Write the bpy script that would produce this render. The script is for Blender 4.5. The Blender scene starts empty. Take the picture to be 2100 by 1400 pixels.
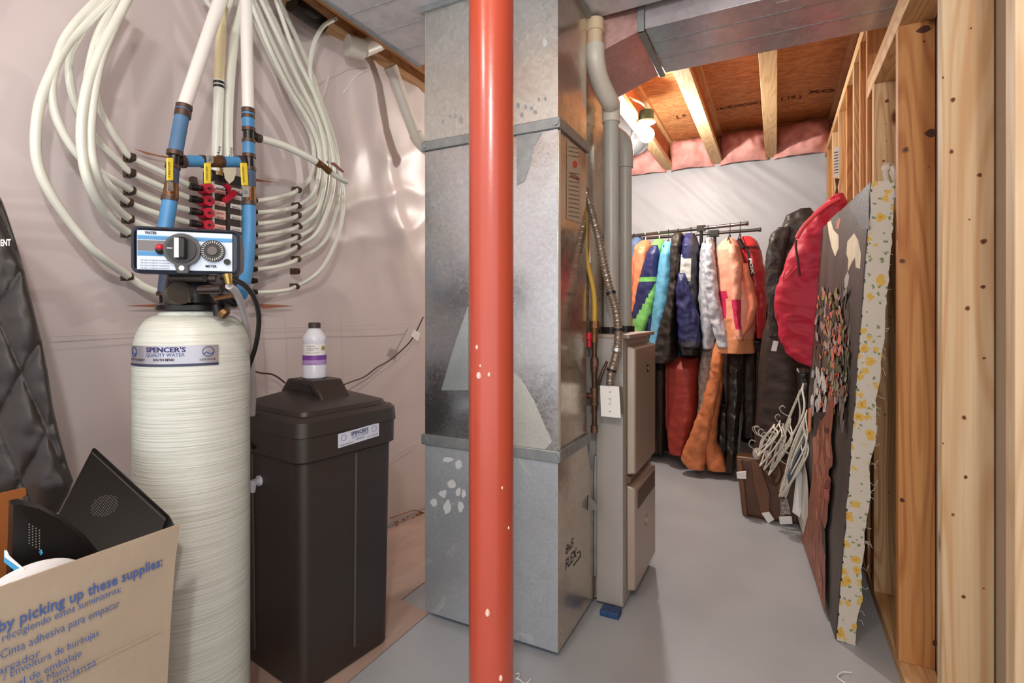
import bpy, bmesh, math, random
from mathutils import Vector, Matrix, noise
random.seed(7)
C = bpy.context.scene.collection
V = Vector
# ------------------------------------------------------------------ camera, world, lights
FPX, CX, HY = 1062.0, 1050.0, 645.0
YAW = math.radians(27.0); SN, CS = math.sin(YAW), math.cos(YAW)
CH = 1.12
cam = bpy.data.cameras.new('camera'); camo = bpy.data.objects.new('camera', cam); C.objects.link(camo)
camo.location = (0, 0, CH); camo.rotation_euler = (math.pi/2, 0, YAW)
cam.sensor_width = 36; cam.lens = FPX/2100*36; cam.shift_y = (HY-700)/2100.0
cam.clip_start = .02
bpy.context.scene.camera = camo
w = bpy.data.worlds.new('world'); bpy.context.scene.world = w; w.use_nodes = True
w.node_tree.nodes['Background'].inputs[0].default_value = (.95, .97, 1.0, 1)
w.node_tree.nodes['Background'].inputs[1].default_value = 1.25
def light(name, kind, loc, energy, size=.1, color=(1, .965, .92), aim=None):
    l = bpy.data.lights.new(name, kind); l.energy = energy; l.color = color
    if kind == 'AREA': l.size = size
    else: l.shadow_soft_size = size
    o = bpy.data.objects.new(name, l); C.objects.link(o); o.location = loc
    if aim is not None:
        o.rotation_euler = (V(aim)-V(loc)).to_track_quat('-Z', 'Y').to_euler()
    return o
light('lamp_behind_camera', 'POINT', (0.10, -.30, 2.0), 34, .04)
light('lamp_left_aisle', 'POINT', (-.75, -.35, 2.2), 16, .07)
light('lamp_room_back', 'POINT', (-.756, 3.40, 2.205), 46, .03, (1, .95, .88))
vs = bpy.context.scene.view_settings
vs.view_transform = 'Standard'; vs.look = 'None'; vs.gamma = 1; vs.use_curve_mapping = False
vs.exposure = 0.6

# ------------------------------------------------------------------ points: pixel ray met with a real plane of the room
def ray(px, py):
    t = (px-CX)/FPX
    return V((t*CS-SN, t*SN+CS, -(py-HY)/FPX))
O = V((0, 0, CH))
def P(px, py, X=None, Y=None, Z=None, F=None):
    d = ray(px, py)
    if X is not None: k = X/d.x
    elif Y is not None: k = Y/d.y
    elif Z is not None: k = (Z-CH)/d.z
    else: k = F
    return O+d*k
def PL(px, py, p0, n):
    d = ray(px, py); return O+d*((p0-O).dot(n)/d.dot(n))

# ------------------------------------------------------------------ materials
def lin(c):
    return tuple((x/255/12.92 if x/255 <= .04045 else ((x/255+.055)/1.055)**2.4) for x in c)+(1,)
MC = {}
def pm(name, rgb, rough=.5, metal=0, bump=0, bs=60, var=.0, vs_=6, st=(1, 1, 1), coat=0, spec=.5, rgb2=None, rv=0, bst=(1, 1, 1), sheen=0, det=4):
    if name in MC: return MC[name]
    m = bpy.data.materials.new(name); m.use_nodes = True; MC[name] = m
    N = m.node_tree.nodes; L = m.node_tree.links; b = N['Principled BSDF']
    b.inputs['Base Color'].default_value = lin(rgb); b.inputs['Roughness'].default_value = rough
    b.inputs['Metallic'].default_value = metal; b.inputs['Coat Weight'].default_value = coat
    b.inputs['Coat Roughness'].default_value = .15
    b.inputs['Specular IOR Level'].default_value = spec; b.inputs['Sheen Weight'].default_value = sheen
    tc = N.new('ShaderNodeTexCoord')
    def mp(s):
        q = N.new('ShaderNodeMapping'); q.inputs['Scale'].default_value = s; L.new(tc.outputs['Object'], q.inputs[0]); return q
    if var or rgb2:
        q = mp(st); n = N.new('ShaderNodeTexNoise'); n.inputs['Scale'].default_value = vs_; n.inputs['Detail'].default_value = det
        L.new(q.outputs[0], n.inputs['Vector'])
        r = N.new('ShaderNodeValToRGB'); L.new(n.outputs['Fac'], r.inputs[0])
        c = lin(rgb)
        r.color_ramp.elements[0].position = .32; r.color_ramp.elements[1].position = .68
        r.color_ramp.elements[0].color = tuple(x*(1-var) for x in c[:3])+(1,) if not rgb2 else c
        r.color_ramp.elements[1].color = tuple(min(1, x*(1+var)) for x in c[:3])+(1,) if not rgb2 else lin(rgb2)
        L.new(r.outputs[0], b.inputs['Base Color'])
        if rv:
            k = N.new('ShaderNodeMapRange'); L.new(n.outputs['Fac'], k.inputs[0])
            k.inputs[1].default_value = .3; k.inputs[2].default_value = .7
            k.inputs[3].default_value = rough-rv; k.inputs[4].default_value = rough+rv; L.new(k.outputs[0], b.inputs['Roughness'])
    if bump:
        q = mp(bst); n = N.new('ShaderNodeTexNoise'); n.inputs['Scale'].default_value = bs; n.inputs['Detail'].default_value = 5
        L.new(q.outputs[0], n.inputs['Vector']); u = N.new('ShaderNodeBump'); u.inputs['Strength'].default_value = min(1, bump)
        u.inputs['Distance'].default_value = .004; L.new(n.outputs['Fac'], u.inputs['Height']); L.new(u.outputs[0], b.inputs['Normal'])
    return m
def wood(name, light_, dark, axis='Z', knots=True, rough=.6, ring=9):
    m = bpy.data.materials.new(name); m.use_nodes = True
    N = m.node_tree.nodes; L = m.node_tree.links; b = N['Principled BSDF']; b.inputs['Roughness'].default_value = rough
    b.inputs['Specular IOR Level'].default_value = .3
    tc = N.new('ShaderNodeTexCoord'); oi = N.new('ShaderNodeObjectInfo')
    ad = N.new('ShaderNodeVectorMath'); ad.operation = 'ADD'; L.new(tc.outputs['Object'], ad.inputs[0])
    mu = N.new('ShaderNodeMath'); mu.operation = 'MULTIPLY'; mu.inputs[1].default_value = 31; L.new(oi.outputs['Random'], mu.inputs[0])
    L.new(mu.outputs[0], ad.inputs[1])
    def mp(across, along):
        s = [across]*3; s['XYZ'.index(axis)] = along
        q = N.new('ShaderNodeMapping'); q.inputs['Scale'].default_value = s; L.new(ad.outputs[0], q.inputs[0]); return q
    a = mp(ring, ring*.09); n1 = N.new('ShaderNodeTexNoise'); n1.inputs['Scale'].default_value = 1; n1.inputs['Detail'].default_value = 1; L.new(a.outputs[0], n1.inputs[0])
    s1 = N.new('ShaderNodeMath'); s1.operation = 'MULTIPLY'; s1.inputs[1].default_value = 105; L.new(n1.outputs['Fac'], s1.inputs[0])
    s2 = N.new('ShaderNodeMath'); s2.operation = 'SINE'; L.new(s1.outputs[0], s2.inputs[0])
    a2 = mp(130, 3); n2 = N.new('ShaderNodeTexNoise'); n2.inputs['Scale'].default_value = 1; n2.inputs['Detail'].default_value = 3; L.new(a2.outputs[0], n2.inputs[0])
    a3 = mp(6, .7); n3 = N.new('ShaderNodeTexNoise'); n3.inputs['Scale'].default_value = 1; L.new(a3.outputs[0], n3.inputs[0])
    def mr(src, lo, hi, o0, o1):
        k = N.new('ShaderNodeMapRange'); L.new(src, k.inputs[0])
        for i, v in enumerate((lo, hi, o0, o1)): k.inputs[i+1].default_value = v
        return k.outputs[0]
    x = N.new('ShaderNodeMath'); x.operation = 'ADD'; L.new(mr(s2.outputs[0], -.2, 1, 0, .42), x.inputs[0]); L.new(mr(n2.outputs['Fac'], .3, .7, 0, .3), x.inputs[1])
    y = N.new('ShaderNodeMath'); y.operation = 'ADD'; L.new(x.outputs[0], y.inputs[0]); L.new(mr(n3.outputs['Fac'], .35, .65, 0, .55), y.inputs[1])
    mx = N.new('ShaderNodeMix'); mx.data_type = 'RGBA'; mx.inputs[6].default_value = lin(light_); mx.inputs[7].default_value = lin(dark)
    L.new(y.outputs[0], mx.inputs[0]); out = mx.outputs[2]
    if knots:
        a4 = mp(8, 3.4); vo = N.new('ShaderNodeTexVoronoi'); vo.inputs['Scale'].default_value = 1; L.new(a4.outputs[0], vo.inputs['Vector'])
        f = mr(vo.outputs['Distance'], .05, .13, 1, 0)
        m2 = N.new('ShaderNodeMix'); m2.data_type = 'RGBA'; L.new(f, m2.inputs[0]); L.new(out, m2.inputs[6]); m2.inputs[7].default_value = lin((118, 62, 34)); out = m2.outputs[2]
    L.new(out, b.inputs['Base Color'])
    u = N.new('ShaderNodeBump'); u.inputs['Strength'].default_value = .15; u.inputs['Distance'].default_value = .002; L.new(n2.outputs['Fac'], u.inputs['Height']); L.new(u.outputs[0], b.inputs['Normal'])
    return m
def osb(name, a, c):
    m = bpy.data.materials.new(name); m.use_nodes = True
    N = m.node_tree.nodes; L = m.node_tree.links; b = N['Principled BSDF']; b.inputs['Roughness'].default_value = .7
    tc = N.new('ShaderNodeTexCoord'); q = N.new('ShaderNodeMapping'); q.inputs['Scale'].default_value = (14, 60, 14); L.new(tc.outputs['Object'], q.inputs[0])
    n = N.new('ShaderNodeTexNoise'); n.inputs['Scale'].default_value = 1; n.inputs['Detail'].default_value = 6; n.inputs['Distortion'].default_value = 1.2; L.new(q.outputs[0], n.inputs[0])
    r = N.new('ShaderNodeValToRGB'); r.color_ramp.elements[0].position = .35; r.color_ramp.elements[1].position = .62
    r.color_ramp.elements[0].color = lin(c); r.color_ramp.elements[1].color = lin(a); L.new(n.outputs['Fac'], r.inputs[0]); L.new(r.outputs[0], b.inputs['Base Color'])
    u = N.new('ShaderNodeBump'); u.inputs['Strength'].default_value = .4; u.inputs['Distance'].default_value = .003; L.new(n.outputs['Fac'], u.inputs['Height']); L.new(u.outputs[0], b.inputs['Normal'])
    return m
def galv(name, base=(186, 190, 194), rough=.34, spangle=70, rv=.1, smudge=True, metal=.85):
    m = bpy.data.materials.new(name); m.use_nodes = True
    N = m.node_tree.nodes; L = m.node_tree.links; b = N['Principled BSDF']; b.inputs['Metallic'].default_value = metal
    tc = N.new('ShaderNodeTexCoord')
    vo = N.new('ShaderNodeTexVoronoi'); vo.inputs['Scale'].default_value = spangle; L.new(tc.outputs['Object'], vo.inputs['Vector'])
    n = N.new('ShaderNodeTexNoise'); n.inputs['Scale'].default_value = 3.2; n.inputs['Detail'].default_value = 5; L.new(tc.outputs['Object'], n.inputs['Vector'])
    sp = N.new('ShaderNodeSeparateColor'); L.new(vo.outputs['Color'], sp.inputs[0])
    k = N.new('ShaderNodeMapRange'); L.new(sp.outputs[0], k.inputs[0]); k.inputs[3].default_value = rough-rv*.5; k.inputs[4].default_value = rough+rv*.5
    k2 = N.new('ShaderNodeMapRange'); L.new(n.outputs['Fac'], k2.inputs[0]); k2.inputs[1].default_value = .35; k2.inputs[2].default_value = .68; k2.inputs[3].default_value = -.05; k2.inputs[4].default_value = .16
    ad = N.new('ShaderNodeMath'); ad.operation = 'ADD'; L.new(k.outputs[0], ad.inputs[0]); L.new(k2.outputs[0], ad.inputs[1]); L.new(ad.outputs[0], b.inputs['Roughness'])
    mx = N.new('ShaderNodeMix'); mx.data_type = 'RGBA'; mx.inputs[6].default_value = lin(base); mx.inputs[7].default_value = lin(tuple(int(x*.94) for x in base)); L.new(sp.outputs[1], mx.inputs[0])
    out = mx.outputs[2]
    if smudge:
        n4 = N.new('ShaderNodeTexNoise'); n4.inputs['Scale'].default_value = 9; n4.inputs['Detail'].default_value = 3; n4.inputs['Distortion'].default_value = 1.5; L.new(tc.outputs['Object'], n4.inputs['Vector'])
        f = N.new('ShaderNodeMapRange'); L.new(n4.outputs['Fac'], f.inputs[0]); f.inputs[1].default_value = .66; f.inputs[2].default_value = .72; f.inputs[3].default_value = 0; f.inputs[4].default_value = .35
        m2 = N.new('ShaderNodeMix'); m2.data_type = 'RGBA'; L.new(f.outputs[0], m2.inputs[0]); L.new(out, m2.inputs[6]); m2.inputs[7].default_value = lin((225, 226, 226)); out = m2.outputs[2]
    L.new(out, b.inputs['Base Color'])
    u = N.new('ShaderNodeBump'); u.inputs['Strength'].default_value = .12; u.inputs['Distance'].default_value = .02; L.new(n.outputs['Fac'], u.inputs['Height']); L.new(u.outputs[0], b.inputs['Normal'])
    return m
def floral():
    m = bpy.data.materials.new('floral_cotton'); m.use_nodes = True
    N = m.node_tree.nodes; L = m.node_tree.links; b = N['Principled BSDF']; b.inputs['Roughness'].default_value = .9
    tc = N.new('ShaderNodeTexCoord'); nz = N.new('ShaderNodeTexNoise'); nz.inputs['Scale'].default_value = 90; L.new(tc.outputs['Object'], nz.inputs['Vector'])
    av = N.new('ShaderNodeVectorMath'); av.operation = 'MULTIPLY_ADD'; L.new(nz.outputs['Color'], av.inputs[0]); av.inputs[1].default_value = (.022,)*3; L.new(tc.outputs['Object'], av.inputs[2])
    def vor(scale, off):
        q = N.new('ShaderNodeMapping'); q.inputs['Location'].default_value = (off, off*.7, off*.3); q.inputs['Scale'].default_value = (1, 1, 1); L.new(av.outputs[0], q.inputs[0])
        v = N.new('ShaderNodeTexVoronoi'); v.inputs['Scale'].default_value = scale; L.new(q.outputs[0], v.inputs['Vector']); return v.outputs['Distance']
    def th(s, lo, hi):
        k = N.new('ShaderNodeMapRange'); L.new(s, k.inputs[0]); k.inputs[1].default_value = lo; k.inputs[2].default_value = hi; k.inputs[3].default_value = 1; k.inputs[4].default_value = 0; return k.outputs[0]
    def mix(f, a, c):
        x = N.new('ShaderNodeMix'); x.data_type = 'RGBA'; L.new(f, x.inputs[0])
        if isinstance(a, tuple): x.inputs[6].default_value = a
        else: L.new(a, x.inputs[6])
        x.inputs[7].default_value = c; return x.outputs[2]
    c = mix(th(vor(44, .3), .2, .26), lin((200, 194, 182)), lin((120, 134, 92)))
    v1 = vor(25, 0)
    c = mix(th(v1, .33, .38), c, lin((208, 172, 84)))
    c = mix(th(v1, .10, .16), c, lin((196, 138, 36)))
    L.new(c, b.inputs['Base Color'])
    u = N.new('ShaderNodeBump'); u.inputs['Strength'].default_value = .3; u.inputs['Distance'].default_value = .004; L.new(nz.outputs['Fac'], u.inputs['Height']); L.new(u.outputs[0], b.inputs['Normal'])
    return m
def wound():
    m = bpy.data.materials.new('wound_fibreglass'); m.use_nodes = True
    N = m.node_tree.nodes; L = m.node_tree.links; b = N['Principled BSDF']; b.inputs['Roughness'].default_value = .28
    tc = N.new('ShaderNodeTexCoord'); q = N.new('ShaderNodeMapping'); q.inputs['Scale'].default_value = (4, 4, 330); L.new(tc.outputs['Object'], q.inputs[0])
    n = N.new('ShaderNodeTexNoise'); n.inputs['Scale'].default_value = 1; n.inputs['Detail'].default_value = 3; L.new(q.outputs[0], n.inputs[0])
    r = N.new('ShaderNodeValToRGB'); r.color_ramp.elements[0].position = .3; r.color_ramp.elements[1].position = .55
    r.color_ramp.elements[0].color = lin((184, 188, 176)); r.color_ramp.elements[1].color = lin((206, 209, 200)); L.new(n.outputs['Fac'], r.inputs[0]); L.new(r.outputs[0], b.inputs['Base Color'])
    u = N.new('ShaderNodeBump'); u.inputs['Strength'].default_value = .6; u.inputs['Distance'].default_value = .003; L.new(n.outputs['Fac'], u.inputs['Height']); L.new(u.outputs[0], b.inputs['Normal'])
    return m
def emit(name, rgb, s):
    m = bpy.data.materials.new(name); m.use_nodes = True; b = m.node_tree.nodes['Principled BSDF']
    b.inputs['Emission Color'].default_value = lin(rgb); b.inputs['Emission Strength'].default_value = s; b.inputs['Base Color'].default_value = lin(rgb); return m
def glassy(name, rgb, alpha=.5, rough=.15):
    m = pm(name, rgb, rough); b = m.node_tree.nodes['Principled BSDF']; b.inputs['Transmission Weight'].default_value = alpha; b.inputs['IOR'].default_value = 1.35; return m

STUD = wood('pine_stud', (222, 192, 150), (182, 130, 84), 'Z')
STUDR = wood('pine_stud_orange', (208, 158, 100), (168, 106, 60), 'Z')
PLATE = wood('pine_plate', (222, 190, 146), (188, 138, 88), 'Y')
JOIST = wood('spruce_flange', (226, 196, 150), (196, 152, 104), 'Y', knots=False)
OSB = osb('osb_board', (220, 164, 106), (176, 112, 64))
WEB = osb('osb_web', (200, 132, 86), (158, 88, 52))
GALV = galv('galvanised_sheet', (200, 203, 205), rough=.19, spangle=110, rv=.08, metal=.96); GALVB = galv('galvanised_lower_sheet', (186, 192, 198), .42, 160, .06, metal=.6)
GALVW = galv('galvanised_side_reflection', (206, 192, 176), .16, 60, .06, metal=.85)  # brownish golden reflections painted into the side sheet's base colour
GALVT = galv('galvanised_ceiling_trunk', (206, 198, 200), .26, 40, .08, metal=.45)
GALVF = pm('galvanised_flange', (150, 155, 156), .45, .6, var=.12, vs_=30)
WHITE = pm('white_plastic', (232, 232, 228), .35)
PVC = pm('pvc_cream', (214, 208, 196), .38, var=.04)
PVCG = pm('pvc_grey_white', (178, 178, 172), .36, var=.05)
PEX = pm('pex_white', (222, 224, 212), .32, var=.04, vs_=12)
PIPEW = pm('pipe_white', (232, 228, 222), .34)
PIPEC = pm('pipe_cream', (214, 198, 158), .4)
BLUE = pm('blue_pipe', (72, 138, 190), .45, var=.15, vs_=14)
SLATE = pm('slate_sleeve', (70, 86, 110), .6, var=.15)
CRIMP = pm('copper_crimp', (84, 64, 54), .45, .4, var=.2, vs_=60)
BRASS = pm('brass', (120, 84, 50), .4, .6, var=.25, vs_=60)
BLACKP = pm('black_plastic', (26, 24, 23), .34)
BLACKM = pm('black_fitting', (34, 30, 29), .3, .3)
REDP = pm('red_plastic', (196, 24, 54), .35)
YEL = pm('yellow_vinyl', (232, 206, 60), .45)
STEEL = pm('bright_steel', (208, 208, 204), .25, .8)
INK = pm('black_ink', (24, 22, 24), .7); INKB = pm('blue_ink', (66, 92, 150), .7); INKN = pm('navy_ink', (34, 34, 96), .6)
CARD = pm('cardboard', (166, 150, 130), .85, var=.05, vs_=8, bump=.15, bs=90)
CARDI = pm('cardboard_inside', (160, 96, 44), .85)
TANK = pm('brine_black', (48, 40, 37), .42, bump=.12, bs=400)
FUR = pm('furnace_grey', (168, 163, 157), .42, .2, var=.05, vs_=4)
FURD = pm('furnace_door', (168, 152, 138), .34, .35, var=.06, vs_=4, st=(1, 1, .3))
FLOORM = pm('painted_concrete', (168, 174, 180), .45, var=.05, vs_=3.5, bump=.08, bs=30, rv=.06)
POLY = pm('vapour_barrier_pink', (204, 193, 192), .40, var=.04, vs_=1.6, bump=.55, bs=7)
POLYW = pm('vapour_barrier_white', (184, 186, 191), .45, var=.03, vs_=2, bump=.5, bs=6)
PINK = pm('pink_insulation', (240, 172, 164), .95, bump=1, bs=22, var=.2, vs_=9)
REDPOST = pm('red_oxide_paint', (172, 68, 48), .3, var=.04, vs_=5, bump=.05, bs=90, coat=.3)
DRY = pm('drywall', (176, 158, 138), .9)

# ------------------------------------------------------------------ builders
ORG = {}
def tag(o, label=None, cat=None, group=None, kind=None):
    if label: o['label'] = label
    if cat: o['category'] = cat
    if group: o['group'] = group
    if kind: o['kind'] = kind
    return o
def thing(name, loc, label, cat, group=None):
    o = bpy.data.objects.new(name, None); C.objects.link(o); o.location = loc; ORG[o.name] = V(loc)
    o.empty_display_size = .05
    return tag(o, label, cat, group)
class MB:
    def __init__(s, M=None): s.v = []; s.f = []; s.mi = []; s.M = M; s.cur = 0
    def add(s, vs_, fs):
        n = len(s.v)
        s.v += [(s.M @ V(p)) if s.M else V(p) for p in vs_]; s.f += [tuple(i+n for i in f) for f in fs]; s.mi += [s.cur]*len(fs); return s
    def box(s, a, b):
        x0, y0, z0 = a; x1, y1, z1 = b
        return s.add([(x0, y0, z0), (x1, y0, z0), (x1, y1, z0), (x0, y1, z0), (x0, y0, z1), (x1, y0, z1), (x1, y1, z1), (x0, y1, z1)],
                     [(0, 3, 2, 1), (4, 5, 6, 7), (0, 1, 5, 4), (1, 2, 6, 5), (2, 3, 7, 6), (3, 0, 4, 7)])
    def hexa(s, q0, q1):
        n = len(q0)
        return s.add(list(q0)+list(q1), [tuple(range(n-1, -1, -1)), tuple(range(n, 2*n))]+[(i, (i+1) % n, n+(i+1) % n, n+i) for i in range(n)])
    def poly(s, pts, nrm, d):       # flat polygon given thickness d along nrm
        return s.hexa([V(p) for p in pts], [V(p)+V(nrm)*d for p in pts])
    def rings(s, rs, cap=True):
        n = len(rs[0]); vs_ = [p for r in rs for p in r]; fs = []
        for i in range(len(rs)-1):
            for j in range(n):
                k = (j+1) % n; fs.append((i*n+j, i*n+k, (i+1)*n+k, (i+1)*n+j))
        if cap: fs.append(tuple(range(n-1, -1, -1))); fs.append(tuple(range((len(rs)-1)*n, len(rs)*n)))
        return s.add(vs_, fs)
    def tube(s, pts, r, seg=12, cap=True):
        pts = [V(p) for p in pts]; rr = r if isinstance(r, (list, tuple)) else [r]*len(pts)
        rs = []; t0 = None; nv = None
        for i, p in enumerate(pts):
            t = (pts[min(i+1, len(pts)-1)]-pts[max(i-1, 0)]).normalized()
            if nv is None:
                nv = t.orthogonal().normalized()
            else:
                q = t0.rotation_difference(t); nv = (q @ nv); nv = (nv-t*nv.dot(t)).normalized()
            t0 = t; bn = t.cross(nv)
            rs.append([p+(nv*math.cos(2*math.pi*k/seg)+bn*math.sin(2*math.pi*k/seg))*rr[i] for k in range(seg)])
        return s.rings(rs, cap)
    def lathe(s, prof, c=(0, 0, 0), seg=32):
        c = V(c); return s.rings([[c+V((r*math.cos(2*math.pi*k/seg), r*math.sin(2*math.pi*k/seg), z)) for k in range(seg)] for r, z in prof])
    def cyl(s, a, b, r, seg=16): return s.tube([a, b], r, seg)
    def sphere(s, c, r, seg=14, sz=1):
        return s.lathe([(max(.0005, r*math.sin(math.pi*i/seg)), -r*sz*math.cos(math.pi*i/seg)) for i in range(seg+1)], c, seg*2)
    def build(s, name, m, parent=None, label=None, cat=None, group=None, kind=None, bev=0, smooth=35, loc=None):
        if parent is not None:
            org = ORG[parent.name]
        else:
            zs = min(p.z for p in s.v); cx = sum(p.x for p in s.v)/len(s.v); cy = sum(p.y for p in s.v)/len(s.v)
            org = V(loc) if loc is not None else V((cx, cy, zs))
        me = bpy.data.meshes.new(name); me.from_pydata([p-org for p in s.v], [], s.f)
        for mm in (m if isinstance(m, (list, tuple)) else [m]): me.materials.append(mm)
        if any(s.mi): me.polygons.foreach_set('material_index', s.mi)
        bm = bmesh.new(); bm.from_mesh(me); bmesh.ops.recalc_face_normals(bm, faces=bm.faces); bm.to_mesh(me); bm.free()
        if smooth: me.shade_smooth(); me.set_sharp_from_angle(angle=math.radians(smooth))
        o = bpy.data.objects.new(name, me); C.objects.link(o)
        if parent is not None: o.parent = parent; 
        else: o.location = org
        ORG[o.name] = org
        if bev:
            b = o.modifiers.new('bevel', 'BEVEL'); b.width = bev; b.segments = 2; b.limit_method = 'ANGLE'; b.harden_normals = False
        return tag(o, label, cat, group, kind)
def crom(pts, n=8):
    pts = [V(p) for p in pts]; out = []
    for i in range(len(pts)-1):
        p0 = pts[max(i-1, 0)]; p1 = pts[i]; p2 = pts[i+1]; p3 = pts[min(i+2, len(pts)-1)]
        for k in range(n):
            t = k/n; out.append(.5*((2*p1)+(p2-p0)*t+(2*p0-5*p1+4*p2-p3)*t*t+(3*p1-p0-3*p2+p3)*t**3))
    return out+[pts[-1]]
def text_mb(body, bold=0.0, shear=0.0, res=2):
    c = bpy.data.curves.new('t', 'FONT'); c.body = body; c.size = 1; c.offset = bold; c.shear = shear; c.resolution_u = res
    o = bpy.data.objects.new('t', c); C.objects.link(o); bpy.context.view_layer.update()
    me = bpy.data.meshes.new_from_object(o); bpy.data.objects.remove(o)
    vs_ = [v.co.copy() for v in me.vertices]; fs = [tuple(p.vertices) for p in me.polygons]
    bpy.data.meshes.remove(me)
    x0 = min(v.x for v in vs_); x1 = max(v.x for v in vs_); y0 = 0.0; y1 = .72
    return [((v.x-x0)/(x1-x0), (v.y-y0)/(y1-y0)) for v in vs_], fs
def text_on(body, p0, p1, up, h, m, parent, name='lettering', bold=.0, shear=0, n=None, off=.0008, fn=None, label=None):
    """lettering lying on a surface: baseline p0->p1, cap height h along up, lifted off along n; fn maps (u,v)->point instead"""
    uv, fs = text_mb(body, bold, shear)
    if fn: vs_ = [fn(u, v) for u, v in uv]
    else:
        p0 = V(p0); p1 = V(p1); up = V(up).normalized(); n = V(n)
        vs_ = [p0+(p1-p0)*u+up*(h*v)+n*off for u, v in uv]
    org = ORG[parent.name]; me = bpy.data.meshes.new(name); me.from_pydata([p-org for p in vs_], [], fs); me.materials.append(m)
    o = bpy.data.objects.new(name, me); C.objects.link(o); o.parent = parent; ORG[o.name] = org
    return o

# ================================================================== SETTING
LX, BY, RX = -1.77, 4.73, .34
FLOORTOP = 0
m = MB(); m.box((-3.2, -2.2, -.1), (2.4, 5.2, 0)); floor = m.build('floor', FLOORM, kind='structure', smooth=0)
def gridsheet(fn, nu, nv):
    m = MB(); m.add([fn(i/nu, j/nv) for j in range(nv+1) for i in range(nu+1)], [(j*(nu+1)+i, j*(nu+1)+i+1, (j+1)*(nu+1)+i+1, (j+1)*(nu+1)+i) for j in range(nv) for i in range(nu)]); return m
def ridge(p): return 1-abs(noise.noise(p))*2
def polyL(u, v):
    y = -1.6+u*(BY+1.6); z = v*2.36
    a = max(0, min(1, (y-1.25)/.6))*max(0, min(1, (z-1.1)/.5))*.9+.22
    d = .030*a*(ridge(V((y*1.7+z*.9, z*1.1-y*.8, 3)))+.45*ridge(V((y*3.6-z*2.4, z*3+y*2, 9)))) + .010*noise.noise(V((y*1.3, z*1.1, 1)))
    d += .02*a*max(0, 1-abs((y-1.95)+(z-2.1)*.35)/.12)
    return (LX+d-.012, y, z)
wl = gridsheet(polyL, 300, 150).build('wall_left', POLY, kind='structure', smooth=180)
def polyB(u, v):
    x = LX+u*(RX+.1-LX); z = v*2.40; top = max(0, (z-1.5)/.9)
    s = x*.9+z*1.0
    d = .016*top*ridge(V((s*3.6, (x-z)*.5, 4)))+.005*top*ridge(V((s*9, (x-z)*1.2, 8)))+.006*noise.noise(V((x*2, z*2, 2)))
    return (x, BY-d, z)
wb = gridsheet(polyB, 160, 140).build('wall_back', POLYW, kind='structure', smooth=180)
m = MB(); m.box((LX-.02, -1.6, 2.36), (LX+.09, BY, 2.40)); m.build('sill_plate', PLATE, wl)
m = MB()
m.tube([P(90, 690, X=LX+.028), P(400, 678, X=LX+.028), P(862, 661, X=LX+.045)], .0016, 5); m.tube([P(700, 990, X=LX+.03), P(866, 898, X=LX+.03)], .0012, 5)
for x_ in (697, 583): m.tube([P(x_, 640, X=LX+.03), P(x_+6, 800, X=LX+.03)], .0010, 5)
m.build('fold_crease', POLY, wl)
# knife slits in the sheet, showing the brown batt face behind
SLIT = pm('slit_brown', (150, 96, 74), .8)
for pts in ([(275, 305), (320, 317), (362, 324), (340, 324), (300, 316)], [(500, 362), (570, 375), (500, 370)],
            [(255, 627), (345, 622), (350, 632)], [(520, 622), (603, 627), (540, 633)]):
    m = MB(); m.poly([P(a, b, X=LX+.030) for a, b in pts], (1, 0, 0), .0015); m.build('slit', SLIT, wl, smooth=0)
m = MB()
m.tube(crom([P(800, 1062, X=LX+.03), P(830, 1052, X=LX+.035), P(850, 1046, X=LX+.04), P(872, 1052, X=LX+.03)], 5), .003, 6)
for i in range(22):
    px = random.uniform(806, 875); m.sphere(P(px, 1090-.45*(px-800)+random.uniform(-16, 8), X=LX+.024), random.uniform(.005, .012), 4, .6)
m.build('rust_stain_crust', pm('rust_brown', (150, 100, 56), .9), wl, kind='stuff')
# loose sheet lying on the floor along the left wall
def skirt(u, v):
    y = .95+u*2.2; x = LX+.012+v*(.60 if y < 1.6 else .45)
    return (x, y, .004+.022*max(0, ridge(V((x*3.5, y*1.5, 6)))-.25)*(1-v)+(.02*(1-v)**6))
gridsheet(skirt, 90, 26).build('loose_sheet', pm('vapour_barrier_floor', (176, 152, 140), .35, coat=.3, var=.12, vs_=4, st=(3, 1, 1)), smooth=180, label='loose pinkish plastic sheet spread on the floor beside the brine tank', cat='plastic sheet')
# ceiling: subfloor boards on I-joists
ceil = thing('ceiling', (0, 0, 2.40), None, None); tag(ceil, kind='structure')
for i, y0 in enumerate((-1.2, 0.02, 1.24, 2.46, 3.68)):
    m = MB(); m.box((-2.0, y0, 2.655), (2.2, y0+1.214, 2.675)); m.build('subfloor_board', OSB, ceil, smooth=0)
JX = [-1.73, -1.285, -.843, -.442, -.035, .40]
STAMP = pm('stamp_ink', (92, 44, 26), .8)
for jx in JX:
    m = MB(); m.box((jx-.042, -1.2, 2.40), (jx+.042, 4.78, 2.437)); j = m.build('joist', JOIST, ceil, bev=.002)
    m = MB(); m.box((jx-.006, -1.2, 2.437), (jx+.006, 4.78, 2.62)); m.build('joist_web', WEB, j)
    m = MB(); m.box((jx-.036, -1.2, 2.62), (jx+.036, 4.78, 2.655)); m.build('top_flange', JOIST, j)
def batt(x0, x1, seed):
    def f(u, v):
        x = x0+u*(x1-x0); z = 2.375+v*.27
        b = math.sin(math.pi*u)**.4*math.sin(math.pi*min(1, v*1.0+.05))**.5
        return (x, BY-.02-.19*b-.05*noise.noise(V((x*7+seed, z*9, 1)))*b-.02*noise.noise(V((x*22, z*22, seed))), z)
    gridsheet(f, 28, 16).build('insulation_batt', PINK, ceil, kind=None, smooth=180)
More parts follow.
